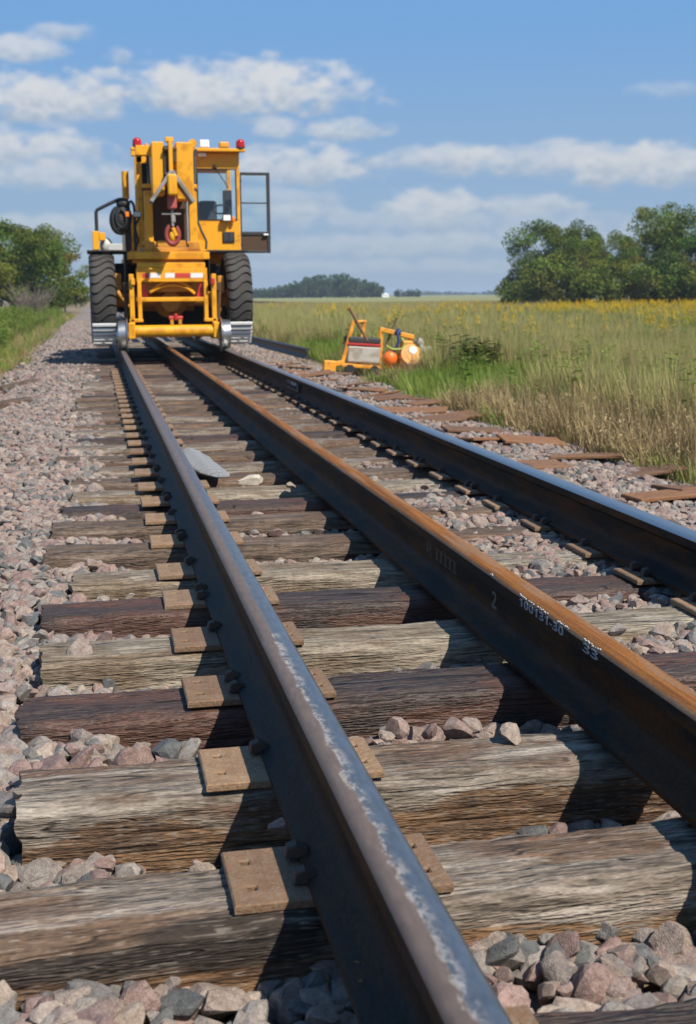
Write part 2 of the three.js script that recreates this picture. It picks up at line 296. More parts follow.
function tieGeo(seed, L, nx, nt, nf, amp) {
  const W = .232, H = .178, r = .012, prof = [];
  const push = (y, z, s) => prof.push([y, z, s]);
  push(-H, -W / 2, 0); for (let k = 1; k <= 2; k++) push(-H + (H - r) * k / 2, -W / 2, .18 * k / 2 - .004);
  push(-r * .3, -W / 2 + r * .3, .18); for (let k = 0; k <= nt; k++) push(0, lerp(-W / 2 + r, W / 2 - r, k / nt), lerp(.186, .404, k / nt));
  push(-r * .3, W / 2 - r * .3, .41); for (let k = 0; k <= nf; k++) push(lerp(-r, -H, k / nf), W / 2, lerp(.416, .6, k / nf));
  const pos = [], uv = [], idx = [], n = prof.length, sd = seed * 3.31;
  for (let i = 0; i <= nx; i++) {
    const t = i / nx, x = (t - .5) * L, endR = sm(0, .012, Math.min(t, 1 - t)), wy = (fbm(t * 3 + sd, 2, 2) - .5) * .012, wz = (fbm(t * 2.4 + sd, 8, 2) - .5) * .02;
    prof.forEach(([y, z, s]) => {
      const g = fbm(x * 11 + sd, s * 150 + sd, 3) - .5, e = Math.max(0, 1 - Math.hypot(y, Math.abs(z) - W / 2) / .035) * fbm(x * 9 + sd, z > 0 ? 1 : 30, 4);
      const split = Math.min(1, Math.max(0, (Math.abs(vn(x * .9 + sd, s * 26) - .5) - .0) / .05));
      const d = amp * (g * 1.3 - (1 - split) * .9), ny = s > .18 && s < .41 ? 1 : 0, nz = s >= .41 ? 1 : s <= .18 ? -1 : 0;
      pos.push(x + (fbm(z * 30 + sd, y * 40, 3) - .5) * .035 * (1 - sm(0, .03, Math.min(t, 1 - t))) , y + wy + ny * d - e * (nx < 100 ? .045 : .026), z * (.97 + .03 * endR) + wz + nz * d - Math.sign(z) * e * .016);
      uv.push(t, s / TIE_P);
    });
  }
  for (let i = 0; i < nx; i++) for (let k = 0; k < n - 1; k++) { const a = i * n + k, b = a + n; idx.push(a, a + 1, b, b, a + 1, b + 1); }
  const cap = (base, flip) => { const c = pos.length / 3; let y = 0; const ring = []; for (let k = 0; k < n; k++) { ring.push(c + k); pos.push(pos[(base + k) * 3], pos[(base + k) * 3 + 1], pos[(base + k) * 3 + 2]); uv.push(.4 + prof[k][1] * .2, .5 + prof[k][0] * 1.2); } for (let k = 1; k < n - 1; k++) flip ? idx.push(c, c + k + 1, c + k) : idx.push(c, c + k, c + k + 1); };
  cap(0, false); cap(nx * n, true);
  const g = new THREE.BufferGeometry(); g.setAttribute('position', new THREE.Float32BufferAttribute(pos, 3)); g.setAttribute('uv', new THREE.Float32BufferAttribute(uv, 2)); g.setIndex(idx); return toCreasedNormals(g, .9);
}
// tie plate with spike holes, rail seat between two ribs
const plateGeo = (() => {
  const s = new THREE.Shape([[-.178, -.098], [.178, -.098], [.178, .098], [-.178, .098]].map((p) => new THREE.Vector2(...p)));
  for (const x of [-.146, .146]) for (const y of [-.045, .05]) { const h = new THREE.Path([[x - .011, y - .011], [x - .011, y + .011], [x + .011, y + .011], [x + .011, y - .011]].map((p) => new THREE.Vector2(...p))); s.holes.push(h); }
  const g = new THREE.ExtrudeGeometry(s, { depth: .012, bevelEnabled: true, bevelThickness: .003, bevelSize: .003, bevelSegments: 1 }); g.rotateX(-Math.PI / 2).translate(0, .003, 0);
  return boxUV(g);
})();
const plateMats = [[1, 1, 1], [.82, .78, .75], [1.12, 1.1, 1.05]].map((c) => std(c, .8, 0, { map: rep(rustTex, 3.2), bumpMap: rep(bumpTex, 5), bumpScale: .002 }));
const looseMats = [[.85, .66, .52], [.68, .55, .47], [1, .72, .52]].map((c) => std(c, .85, 0, { map: rep(rustTex, 3.2), bumpMap: rep(bumpTex, 5), bumpScale: .003 }));
const spikeGeo = (() => {                               // shank, and a head that hooks over the rail base (towards +x)
  const shank = new THREE.BoxGeometry(.016, .07, .016).translate(0, .005, 0), sh = new THREE.Shape([[-.016, 0], [.02, -.002], [.034, .008], [.03, .016], [.006, .026], [-.012, .02]].map((p) => new THREE.Vector2(...p)));
  const head = new THREE.ExtrudeGeometry(sh, { depth: .026, bevelEnabled: true, bevelSize: .003, bevelThickness: .003, bevelSegments: 1 }).translate(0, .036, -.013);
  return mergeGeometries([boxUV(shank), boxUV(head)].map((q) => { for (const k of Object.keys(q.attributes)) if (!['position', 'normal', 'uv'].includes(k)) q.deleteAttribute(k); return q; }));
})();
const ordinal = (n) => { const a = ['nearest', 'second', 'third', 'fourth', 'fifth', 'sixth', 'seventh', 'eighth', 'ninth', 'tenth', 'eleventh', 'twelfth', 'thirteenth', 'fourteenth', 'fifteenth', 'sixteenth', 'seventeenth', 'eighteenth', 'nineteenth'], t = ['', '', 'twentieth', 'thirtieth', 'fortieth', 'fiftieth', 'sixtieth'], tt = ['', '', 'twenty', 'thirty', 'forty', 'fifty', 'sixty']; return n < 19 ? a[n] : (n + 1) % 10 ? `${tt[Math.floor((n + 1) / 10)]}-${a[n % 10].replace('nearest', 'first')}` : t[(n + 1) / 10]; };
{
  // depth of the middle of each near tie, its left end, its wood
  const near = [[1.39, -.20, 'creosote', 0], [1.955, -.30, 'grey', .022], [2.475, -.19, 'tan', .012], [2.985, -.215, 'creosote', .003], [3.475, -.186, 'pale', .004], [3.945, -.20, 'creosote', .002], [4.39, -.12, 'pale', .006], [4.93, -.23, 'brown', -.004], [5.47, -.22, 'brown', .004], [5.95, -.19, 'creosote', 0], [6.45, -.15, 'pale', .01], [6.98, -.16, 'brown', 0]];
  const kinds = ['brown', 'grey', 'tan', 'pale', 'brown', 'creosote', 'tan', 'brown', 'creosote', 'grey', 'brown', 'brown'], far = [];
  const farGeo = [0, 1, 2, 3, 4, 5].map((k) => tieGeo(40 + k, TIE_L, 40, 6, 4, .005));
  let d = 6.98; for (let i = 12; i < 54; i++) { d += .495 + rr(-.035, .035); near.push([d, CX - TIE_L / 2 + rr(-.1, .09), kinds[Math.floor(rnd() * kinds.length)], rr(-.012, .012)]); }
  const look = { grey: 'grey cracked', tan: 'tan and orange-brown weathered', creosote: 'dark creosoted', pale: 'pale bleached', brown: 'brown splintered' };
  near.forEach(([depth, left, kind, skew], i) => {
    const g = group('crosstie', `${look[kind]} wooden crosstie, ${i ? ordinal(i) + ' one counted' : 'the one nearest'} from the bottom of the photo`, 'crosstie', [left + TIE_L / 2, 0, -depth], skew, 'crossties under the rails');
    const t = part('timber', i < 9 ? tieGeo(3 + i * 2.7, TIE_L, i < 4 ? 230 : 130, i < 4 ? 30 : 18, i < 4 ? 22 : 12, .006) : farGeo[i % 6], wood[kind], g); if (i >= 9) { t.position.y = rr(-.03, .006); t.scale.z = rr(.88, 1.08); if (i % 2) { t.scale.x = -1; } }
    for (const rx of [LX, RX]) {
      if (depth > 17.5) continue;
      const lx = rx - (left + TIE_L / 2), p = shade(new THREE.Mesh(plateGeo, plateMats[Math.floor(rnd() * 3)])); p.name = 'tie_plate'; const off = rx < 1 ? -.0215 : .043; p.position.set(lx + off, .001, rr(-.012, .012)); p.rotation.y = -skew + rr(-.02, .02); g.add(p);
      for (const [sx, dz] of [[-1, -.045], [1, .05], ...(i % 2 ? [[-1, .05]] : [[1, -.045]])]) {
        const s = shade(new THREE.Mesh(spikeGeo, M.spike)); s.name = 'spike'; s.scale.setScalar(.78); s.position.set(-off + sx * .085, rr(-.006, .002), dz + rr(-.006, .006)); s.rotation.y = sx < 0 ? rr(-.15, .15) : Math.PI + rr(-.15, .15); p.add(s);
      }
    }
  });
}

// ───────────────────────── rails ─────────────────────────
// profile in metres, the foot at y = 0; left half from crown to foot
const HALF = [[.0, .181], [.016, .1805], [.026, .1785], [.033, .174], [.0365, .167], [.038, .143], [.0365, .139], [.018, .130], [.0105, .122], [.0088, .105], [.0084, .075], [.0095, .054], [.0145, .043], [.026, .034], [.05, .0225], [.070, .0155], [.0755, .0125], [.0765, .009], [.0755, 0]];
function railGeo(part_, z0, z1, n) {
  const crown = [...HALF.slice(0, 5).map(([x, y]) => [-x, y]).reverse(), ...HALF.slice(1, 5)];
  const body = [...HALF.slice(4).map(([x, y]) => [-x, y]), [.0755, 0], ...HALF.slice(4, -1).reverse()];
  const prof = part_ === 'crown' ? crown : body, cum = [0]; for (let k = 1; k < prof.length; k++) cum.push(cum[k - 1] + Math.hypot(prof[k][0] - prof[k - 1][0], prof[k][1] - prof[k - 1][1]));
  const pos = [], uv = [], idx = [], m = prof.length;
  for (let i = 0; i <= n; i++) { const z = lerp(z0, z1, (i / n) ** 1.5); prof.forEach(([x, y], k) => { pos.push(x, y, z); uv.push(z, cum[k] / cum[m - 1]); }); }
  for (let i = 0; i < n; i++) for (let k = 0; k < m - 1; k++) { const a = i * m + k, b = a + m; part_ === 'crown' ? idx.push(a, a + 1, b, b, a + 1, b + 1) : idx.push(a, b, a + 1, a + 1, b, b + 1); }
  const g = new THREE.BufferGeometry(); g.setAttribute('position', new THREE.Float32BufferAttribute(pos, 3)); g.setAttribute('uv', new THREE.Float32BufferAttribute(uv, 2)); g.setIndex(idx); return toCreasedNormals(g, .6);
}
function endCap(z) { const s = new THREE.Shape([...HALF.map(([x, y]) => new THREE.Vector2(-x, y)), ...HALF.slice(1, -1).reverse().map(([x, y]) => new THREE.Vector2(x, y)), ]); return boxUV(new THREE.ShapeGeometry(s).translate(0, 0, z)); }
// rail sides: dark steel with irregular patches and streaks of rust all over
function sideTex(o) {
  return tex(1024, 256, (u, v) => {
    const n = tile(u, v, 9, 5), st = tile(u, v, 26, 3), f = vn(u * 400, v * 90);
    const c = mix3(o.steel, o.rust, sm(.40, .66, n * .75 + st * .25)), k = .7 + .5 * f + .2 * (st - .5); return [c[0] * k, c[1] * k, c[2] * k];
  });
}
const sideA = phys([1, 1, 1], .58, .25, { map: rep(sideTex({ steel: [.017, .016, .0165], rust: [.042, .021, .012] }), .4, 1), bumpMap: rep(bumpTex, 2, 3), bumpScale: .001 });
const sideB = phys([1, 1, 1], .6, .2, { map: rep(sideTex({ steel: [.015, .0135, .013], rust: [.058, .026, .011] }), .4, 1), bumpMap: rep(bumpTex, 2, 3), bumpScale: .001 });
// running surfaces
const rough = (w, h, fn) => tex(w, h, fn, false);
function crownLook(u, v, far) { const q = Math.abs(u - .53), wob = (fbm(u * 90, .5, 6) - .5) * .3, flake = fbm(u * 240, v * 7, 4), band = sm(.35, .39, v + wob) * sm(.68, .42, v + wob * .3); const grit = vn(u * 900, v * 24); return { flake: far ? 0 : band * .9 * sm(.40 + .34 * sm(.16, .44, q), .66 + .34 * sm(.16, .44, q), flake * .72 + grit * .28), left: sm(.46, .38, v + wob * .4), sheen: sm(.52, .66, v + wob) }; }
const crownTex = (far) => tex(2048, 128, (u, v) => { const k = crownLook(u, v, far), n = fbm(u * 150, v * 10, 4); let c = mix3([.26, .25, .245], [.155, .11, .085], k.left); c = mix3(c, [.30, .285, .265], k.flake * .75); const b = .75 + .5 * n; return [c[0] * b, c[1] * b, c[2] * b]; });
const crownRough = (far) => rough(1024, 64, (u, v) => { const k = crownLook(u, v, far), n = fbm(u * 90, v * 10, 3); return [1, Math.min(1, .46 + .1 * k.left - .12 * k.sheen + .35 * k.flake + (n - .5) * .2), 1 - .8 * k.left - .9 * k.flake]; });
const crownOf = (far) => { const a = crownTex(far), b = crownRough(far); return std([1, 1, 1], 1, .85, { map: rep(a, .25, 1), roughnessMap: rep(b, .25, 1), metalnessMap: rep(b, .25, 1) }); };
const crownMatNear = crownOf(false), crownMatA = crownOf(true);
const crownB = tex(2048, 128, (u, v) => { const st = fbm(u * 14, v * 26, 4), f = vn(u * 500, v * 60), n = fbm(u * 9, v * 3, 3); let c = mix3([.20, .085, .03], [.42, .185, .055], sm(.25, .75, st * .7 + n * .35)); c = mix3(c, [.20, .18, .165], sm(.14, .05, v) * .8); c = mix3(c, [.30, .25, .20], sm(.6, .72, n) * .45); const k = .8 + .4 * f; return [c[0] * k, c[1] * k, c[2] * k]; });
const crownMatB = phys([.72, .64, .55], .85, .35, { map: rep(crownB, .3, 1), bumpMap: rep(bumpTex, 1, 4), bumpScale: .0008 });
const crownMatC = std([.40, .41, .42], .36, .9, { map: rep(grainTex, 1, 2) });
function makeRail(name, label, x, z0, z1, crownMat, side, y = RAIL_Y, turn = 0, nearMat) {
  const g = group(name, label, 'rail', [x, y, 0], turn, 'steel rails along the track');
  part('running_surface', railGeo('crown', nearMat ? -2.8 : z0, z1, 60), crownMat, g); if (nearMat) part('running_surface', railGeo('crown', z0, -2.8, 10), nearMat, g, 'flaked near end of the running surface'); part('rail_body', railGeo('body', z0, z1, 60), side, g); part('rail_end', endCap(z1 + .0005), side, g);
  return g;
}
const railL = makeRail('steel_rail', 'spiked steel running rail with flaked white streak along its worn head, nearest the camera', LX, 1.2, -140, crownMatA, sideA, RAIL_Y, 0, crownMatNear);
const railM = makeRail('steel_rail', 'loose rusty-topped steel rail with painted numbers lying between the two running rails', MX - .005, 1.2, -60, crownMatB, sideB, .022);
const railR = makeRail('steel_rail', 'dark steel running rail with blue sheen on the far right side of the track', RX, 1.2, -140, crownMatC, sideB, RAIL_Y);
{ // a joint in the right-hand rail
  const jb = part('joint_bar', [box(.022, .085, .72, -.022, .088, -12.1, .008)], M.darkSteel, railR);
  for (let k = 0; k < 4; k++) part('bolt', new THREE.CylinderGeometry(.017, .017, .03, 6).rotateZ(Math.PI / 2).translate(-.045, .088, -11.86 - k * .16), M.darkSteel, jb);
  for (const z of [-11.93, -12.08]) part('paint_mark', box(.003, .055, .05, -.0355, .1, z, .001), M.white, jb);
}
const font = await new FontLoader().loadAsync('fonts/droid/droid_sans_bold.typeface.json');
{ // numbers painted on the head of the loose rail, read from the left
  const paint = std([.24, .25, .275], .7), bright = std([.5, .49, .48], .7);
  const word = (txt, size, dFar, dNear, y, x, mat, name, k = 1) => {
    const t = new TextGeometry(txt, { font, size, depth: .0008, curveSegments: 3 }); t.computeBoundingBox(); const w = t.boundingBox.max.x;
    t.scale((dFar - dNear) / w * k, 1, 1).rotateY(-Math.PI / 2).translate(x, y, -dFar); t.computeVertexNormals(); part(name, boxUV(t), mat, railM);
  };
  word('100131-30', .021, 3.04, 2.72, .1475, -.0378, paint, 'painted_number');
  word('33', .021, 2.60, 2.51, .1475, -.0378, paint, 'painted_number');
  // dabs of the same paint that reach up on to the rounded shoulder
  const r = mulberry(55); let spots = [];
  for (const [a, b, n] of [[3.05, 2.93, 9], [2.91, 2.83, 7], [2.77, 2.69, 7], [2.605, 2.50, 9], [3.30, 3.27, 3]]) for (let i = 0; i < n; i++) spots.push(new THREE.SphereGeometry(.0042, 6, 4).scale(.6, .5, lerp(.7, 1.2, r())).translate(-.0335 + (r() - .5) * .003, .1735 + (r() - .5) * .003, -lerp(a, b, (i + r() * .5) / n)));
  part('paint_dabs', spots, bright, railM);
  word('R IIIII', .04, 4.1, 3.72, .075, -.0093, std([.05, .042, .036], .7), 'raised_brand');
  word('2', .05, 3.36, 3.315, .062, -.0093, std([.13, .125, .12], .9), 'chalk_mark');
}
// the loose black rail in the grass verge
{
  const g = group('loose_rail', 'black rail lying along the grass edge, left of the yellow tools', 'rail', [3.56, -.10, -21.4], .018);
  const b = part('rail_body', railGeo('body', 0, -9, 8), std([.03, .028, .028], .5, .3), g); part('running_surface', railGeo('crown', 0, -9, 8), std([.035, .033, .032], .45, .4), g); part('rail_end', endCap(.0005), M.darkSteel, g);
}
// scrap of leaf on the foot of the near rail
{
  const s = new THREE.Shape(); s.moveTo(0, 0); s.quadraticCurveTo(.012, .009, .03, .004); s.quadraticCurveTo(.02, -.003, .016, -.006); s.quadraticCurveTo(.01, -.002, 0, 0);
  const g = new THREE.ExtrudeGeometry(s, { depth: .0008, bevelEnabled: false, curveSegments: 5 }).rotateX(-Math.PI / 2);
  const leafM = std([.25, .27, .07], .7);
  const a = single('leaf_scrap', g, leafM, 'torn yellow-green leaf on the foot of the nearest rail', 'leaf'); a.position.set(.318, .040, -1.555); a.rotation.set(0, .3, -.28);
  const b = single('leaf_scrap', g, leafM, 'small curled leaf scrap just above the torn leaf on the rail foot', 'leaf'); b.position.set(.322, .0415, -1.605); b.rotation.set(0, -.2, -.28); b.scale.set(.6, 1, .5);
}
// loose plates on the right shoulder
{
  const places = [[2.83, -13.4, .2], [3.02, -12.3, -.1], [2.7, -10.9, .3], [2.98, -10.3, .15], [2.78, -9.1, -.15], [2.98, -8.35, .1], [3.06, -7.55, -.2], [3.10, -6.75, -.15], [2.87, -5.9, .12], [2.55, -7.1, .25], [3.12, -6.1, .4]];
  const names = ['twelfth', 'eleventh', 'tenth', 'ninth', 'eighth', 'sixth', 'fifth', 'fourth', 'nearest', 'seventh', 'second'];
  for (let k = 0; k < 16; k++) { const d = 8.6 + k * .72 + rr(-.2, .2); places.push([2.62 + rr(0, .5) + (k % 3 === 0 ? -.1 : 0), -d, rr(-.5, .5)]); names.push('n'); }
  const order = places.map((q, i) => [q[1], i]).sort((q, w) => w[0] - q[0]); order.forEach(([, i], k) => { names[i] = ordinal(k); });
  places.forEach(([x, z, a], i) => {
    const m = single('loose_tie_plate', plateGeo, looseMats[i % 3], `${['rusty brown', 'dull brown', 'orange rusty'][i % 3]} loose tie plate on the right-hand stones, ${names[i]} counted from the front`, 'tie plate', 'loose tie plates on the right shoulder');
    m.position.set(x, bed(x, z) + .022, z); m.rotation.set(rr(-.12, .12), a + rr(-.2, .2), rr(-.1, .14)); m.scale.set(1.25, 1.1, 1.2);
  });
  // old timbers half sunk in the stones on the left
  [[-1.0, -12.6, .95, 1.05, 'grey cracked timber half buried in the left-hand stones, the nearer of two'], [-.95, -15.6, 1.1, .9, 'splintered timber half buried in the left-hand stones, the farther of two']].forEach(([x, z, a, l, label]) => {
    const m = single('old_timber', tieGeo(91 + x, l, 30, 6, 4, .008), wood.brown, label, 'timber'); m.position.set(x, -.035, z); m.rotation.set(.05, a, 0); m.scale.z = .6;
  });
  // pale slab against the near rail
  const sg = new THREE.IcosahedronGeometry(1, 4), sp = sg.attributes.position;
  for (let i = 0; i < sp.count; i++) { const x = sp.getX(i), y = sp.getY(i), z = sp.getZ(i), k = .75 + .6 * fbm(x * 2.4 + 5, z * 2.4 + y, 4); sp.setXYZ(i, x * .085 * k + (z > 0 ? z * z * .07 : z * -.01), y * .022 * k + .012 * fbm(x * 6, z * 9, 3), z * .55 * (.9 + .2 * k)); }
  sg.deleteAttribute('normal'); sg.deleteAttribute('uv'); const slab = single('pale_slab', boxUV(toCreasedNormals(mergeVertices(sg), .35), 6), std([.46, .48, .485], .7, 0, { map: rep(speck, 2), bumpMap: bumpTex, bumpScale: .012 }), 'pale grey slab of stone leaning by the inner side of the nearest rail', 'stone'); slab.position.set(.55, .02, -7.2); slab.rotation.set(.01, .05, .05);
  const w = single('pale_stone', rocks[3], std([.62, .57, .48], .8, 0, { map: speck }), 'small cream stone on a tie between near and middle rails', 'stone'); w.position.set(.78, .012, -6.55); w.scale.set(.06, .03, .04);
}

// ───────────────────────── the crane on rail wheels ─────────────────────────
{
  const c = group('rail_crane', 'yellow rail-wheeled crane with big black tyres and open cab door standing on track', 'rail crane', [CX, RAIL_Y + RAIL_H, -18.6]);
  // tyres: carcass turned round x, curved lugs, and a rack of steel bars in front of each lower half
  const R = .70, prof = []; for (let k = 0; k <= 16; k++) { const t = lerp(-1, 1, k / 16), x = t * .185, y = R - .03 - .06 * Math.pow(Math.abs(t), 6); prof.push(new THREE.Vector2(y, x)); }
  const carcass = new THREE.LatheGeometry([new THREE.Vector2(.34, -.13), new THREE.Vector2(.44, -.175), new THREE.Vector2(.54, -.178), ...prof, new THREE.Vector2(.54, .178), new THREE.Vector2(.44, .175), new THREE.Vector2(.34, .13)], 48).rotateZ(Math.PI / 2);
  const lugs = []; const NL = 30;
  for (let k = 0; k < NL; k++) {
    const a0 = k / NL * Math.PI * 2, pos = [], idx = [], n = 12, wA = .083;
    for (let i = 0; i <= n; i++) { const t = lerp(-1, 1, i / n), x = t * .19, drop = .06 * Math.pow(Math.abs(t), 6), skew = .075 * Math.sin(t * 3.0) + .035 * t; for (const [da, r] of [[-wA, R - .05], [-wA * .86, R], [wA * .86, R], [wA, R - .05]]) { const a = a0 + skew + da, q = r - drop; pos.push(x, Math.sin(a) * q, Math.cos(a) * q); } }
    for (let i = 0; i < n; i++) for (let j = 0; j < 3; j++) { const a = i * 4 + j, b = a + 4; idx.push(a, b, a + 1, a + 1, b, b + 1); }
    idx.push(0, 1, 2, 0, 2, 3); const e = n * 4; idx.push(e, e + 2, e + 1, e, e + 3, e + 2);
    const g = new THREE.BufferGeometry(); g.setAttribute('position', new THREE.Float32BufferAttribute(pos, 3)); g.setIndex(idx); const q = g.toNonIndexed(); q.computeVertexNormals(); lugs.push(boxUV(q));
  }
  const tyreMat = std([.058, .054, .05], .8, 0, { map: grimeTex, bumpMap: bumpTex, bumpScale: .003 });
  for (const [x, z, front] of [[-1.01, -1.0, 1], [1.01, -1.0, 1], [-1.01, -3.7, 0], [1.01, -3.7, 0]]) {
    const t = part('tyre', boxUV(carcass.clone()), tyreMat, c); t.position.set(x, .735, z);
    part('tread', lugs, tyreMat, t).rotation.x = x > 0 ? 0.05 : .11;
    part('rim', [new THREE.CylinderGeometry(.345, .345, .2, 28).rotateZ(Math.PI / 2), new THREE.CylinderGeometry(.15, .15, .3, 20).rotateZ(Math.PI / 2)].map((g) => boxUV(g)), M.yellowWorn, t);
    if (front) {
      const guard = part('guard_frame', [-.165, .165].map((s) => tube([...Array(7)].map((_, i) => { const a = lerp(-.28, -1.02, i / 6); return [x + s, .735 + Math.sin(a) * .745, -1.0 + Math.cos(a) * .745]; }), .012, 12, 6)), M.darkSteel, c);
      for (let i = 0; i < 6; i++) { const a = lerp(-.5, -1.02, i / 5), b = part('steel_bar', box(.345, .046, .03, 0, 0, 0, .008), M.brightBar, guard); b.position.set(x, .735 + Math.sin(a) * .765, -1.0 + Math.cos(a) * .765); b.rotation.x = -a * .55; }
    }
  }
  // rail wheels and their beam
  const wheelProf = [[0, -.09], [.07, -.09], [.09, -.065], [.19, -.062], [.205, -.066], [.214, -.06], [.218, .04], [.226, .05], [.252, .056], [.256, .068], [.248, .076], [.10, .078], [.08, .1], [0, .1]].map((p) => new THREE.Vector2(...p));
  for (const [z, y0] of [[-.2, 0], [-5.2, 0]]) for (const s of [-1, 1]) {
    const w = part('rail_wheel', boxUV(toCreasedNormals(new THREE.LatheGeometry(wheelProf, 40), .5).rotateZ(Math.PI / 2).rotateY(s > 0 ? 0 : Math.PI)), M.steel, c); w.position.set(s * .755, .216 + y0, z);
  }
  part('axle_beam', [rod([-.60, .272, -.2], [.60, .272, -.2], .088, .088, 20), box(.10, .24, .2, -.62, .28, -.2, .02), box(.10, .24, .2, .62, .28, -.2, .02)], M.yellow, c);
  part('axle_beam', [rod([-.66, .27, -5.2], [.66, .27, -5.2], .09, .09, 14)], M.yellow, c);
  for (const s of [-1, 1]) {
    part('guide_post', [span(s * .60 - .035, s * .60 + .035, .34, 1.1, -.26, -.16), span(s * .485 - .03, s * .485 + .03, .42, 1.0, -.3, -.22), box(.2, .05, .12, s * .545, .43, -.22)], M.yellow, c);
    part('guide_link', [rod([s * .66, .34, -.3], [s * .70, .98, -.34], .03), box(.07, .13, .09, s * .665, .92, -.33)], M.brownMetal, c);
    part('red_bracket', [new THREE.ExtrudeGeometry(new THREE.Shape([[-.085, -.1], [.085, -.1], [.05, .1], [-.02, .1]].map(([x, y]) => new THREE.Vector2(x * s, y))), { depth: .05, bevelEnabled: false }).translate(s * .43 + .0, .86, -.36)].map((g) => boxUV(g)), M.red, c);
    part('coupler_lamp', box(.06, .1, .05, s * .58, .99, -.13, .02), s > 0 ? M.red : M.yellow, c);
  }
  part('cross_bar', [span(-.53, .51, .70, .765, -.31, -.23)], M.yellow, c);
  const eye = part('tow_eye', [box(.05, .13, .06, -.03, .42, -.2), box(.05, .13, .06, .09, .42, -.2)], M.yellowWorn, c); part('pin', [rod([-.07, .46, -.2], [.13, .46, -.2], .035, .035, 12), box(.05, .09, .05, .03, .48, -.17)], M.red, eye);
  const diff = part('differential', [new THREE.SphereGeometry(.25, 24, 16).scale(1.02, 1, .8).translate(0, .70, -1.0), rod([-.85, .735, -1.0], [.85, .735, -1.0], .11, .11, 16), new THREE.CylinderGeometry(.15, .19, .1, 20).rotateX(Math.PI / 2).translate(0, .70, -.78)].map((g) => boxUV(g)), M.yellowWorn, c);
  for (let k = 0; k < 8; k++) part('bolt', boxUV(new THREE.CylinderGeometry(.016, .016, .03, 6).rotateX(Math.PI / 2).translate(Math.cos(k * .785) * .165, .70 + Math.sin(k * .785) * .165, -.77)), M.brownMetal, diff);
  for (const [h, y] of [[.10, .84], [.155, .855]]) part('hose', tube([[-.34, y - .02, -.45], [-.18, y + h * .65, -.42], [.02, y + h, -.42], [.22, y + h * .55, -.42], [.34, y - .04, -.45]], .017, 28, 8), M.yellow, c);
  part('chassis', [span(-.46, .46, .84, 1.27, -5.0, -.5), span(-.40, .40, .55, .84, -4.6, -1.5)], M.yellowWorn, c); part('belly_pan', [span(-.62, .62, .30, .72, -4.9, -1.75), span(-.8, .8, .62, 1.3, -2.9, -1.9), span(-1.15, 1.15, .5, 1.3, -5.1, -4.6)], M.dark, c);
  const bumper = part('bumper', [span(-.52, .52, .985, 1.19, -.44, -.34), span(-.50, .50, 1.19, 1.27, -.62, -.40)], M.yellow, c);
  for (const [a, b, m] of [[-.43, -.335, 'reflectRed'], [-.33, -.17, 'reflectWhite'], [-.10, .04, 'reflectWhite'], [.045, .27, 'reflectRed'], [.275, .455, 'reflectWhite']]) part('reflector_strip', span(a, b, 1.045, 1.115, -.345, -.336, .002), M[m], bumper);
  // deck, fenders and the turntable
  const deck = part('deck', [span(-.63, .58, 1.32, 1.43, -5.0, -.52), span(-.56, .50, 1.27, 1.32, -4.9, -.66)], M.yellow, c);
  part('fender', [span(-1.22, -.635, 1.438, 1.463, -2.0, -.74, .006), span(-.66, -.635, .95, 1.43, -1.9, -.9, .006)], M.dark, c); part('fender', [span(.59, 1.2, 1.44, 1.47, -2.0, -.9, .006), span(.60, .62, .95, 1.43, -1.9, -.95, .006)], M.dark, c);
  part('turntable', [new THREE.CylinderGeometry(.46, .5, .08, 32).translate(.03, 1.47, -1.1), span(-.40, .46, 1.43, 1.50, -1.2, -.6), span(-.18, .24, 1.50, 1.60, -1.1, -.62), box(.16, .12, .14, -.30, 1.52, -.66), box(.16, .12, .14, .36, 1.52, -.66)].map((g) => boxUV(g)), M.yellowWorn, c);
  // lift rams either side of the boom
  for (const x of [-.30, .355]) {
    const ram = part('lift_ram', [span(x - .06, x + .065, 1.56, 2.40, -.78, -.62, .02), box(.19, .05, .19, x, 1.56, -.70), box(.15, .06, .18, x, 2.385, -.70)], M.yellow, c);
    part('pivot_pin', [rod([x - .09, 1.52, -.66], [x + .09, 1.52, -.66], .035, .035, 12), rod([x - .085, 2.34, -.64], [x + .085, 2.34, -.64], .028, .028, 12)], M.brownMetal, ram);
  }
  // boom: two tall side plates, centre rib, hood over the hook
  const boom = part('boom', [span(-.20, -.02, 2.32, 3.06, -1.5, -1.08, .02), span(.15, .40, 2.25, 3.06, -1.5, -1.08, .02), span(.04, .10, 2.45, 3.08, -1.2, -.98, .01), span(-.20, .40, 2.50, 3.0, -4.4, -1.5, .02), span(-.42, -.18, 2.88, 3.02, -1.35, -1.2, .01), new THREE.CylinderGeometry(.06, .06, .14, 14).rotateX(Math.PI / 2).translate(.40, 3.05, -1.2), box(.12, .07, .1, .06, 3.09, -1.1)].map((g) => boxUV(g)), M.yellow, c);
  part('boom_gear', [box(.07, .5, .1, .005, 2.75, -1.1), box(.05, .18, .08, .13, 2.85, -1.04), box(.05, .2, .08, .125, 2.56, -1.03), rod([-.02, 2.95, -1.02], [.16, 2.95, -1.02], .03), rod([-.02, 2.6, -1.02], [.16, 2.6, -1.02], .025)], M.brownMetal, boom);
  part('hood_plate', [bar([.05, 2.60, -.72], [-.25, 2.18, -.72], .055, .42)], M.greyPaint, boom, 'grey sloping hood plate'); part('hood_plate', [bar([.05, 2.60, -.72], [.35, 2.18, -.72], .055, .42)], M.greyPaint, boom, 'grey sloping hood plate');
  boom.position.set(-.05, -.09, .9); part('boom_throat', [span(-.22, .30, 1.60, 2.42, -1.15, -1.02)], M.brownMetal, c);
  part('nose', [span(-.02, .12, 2.26, 2.56, -.60, -.48, .04)], M.yellow, boom);
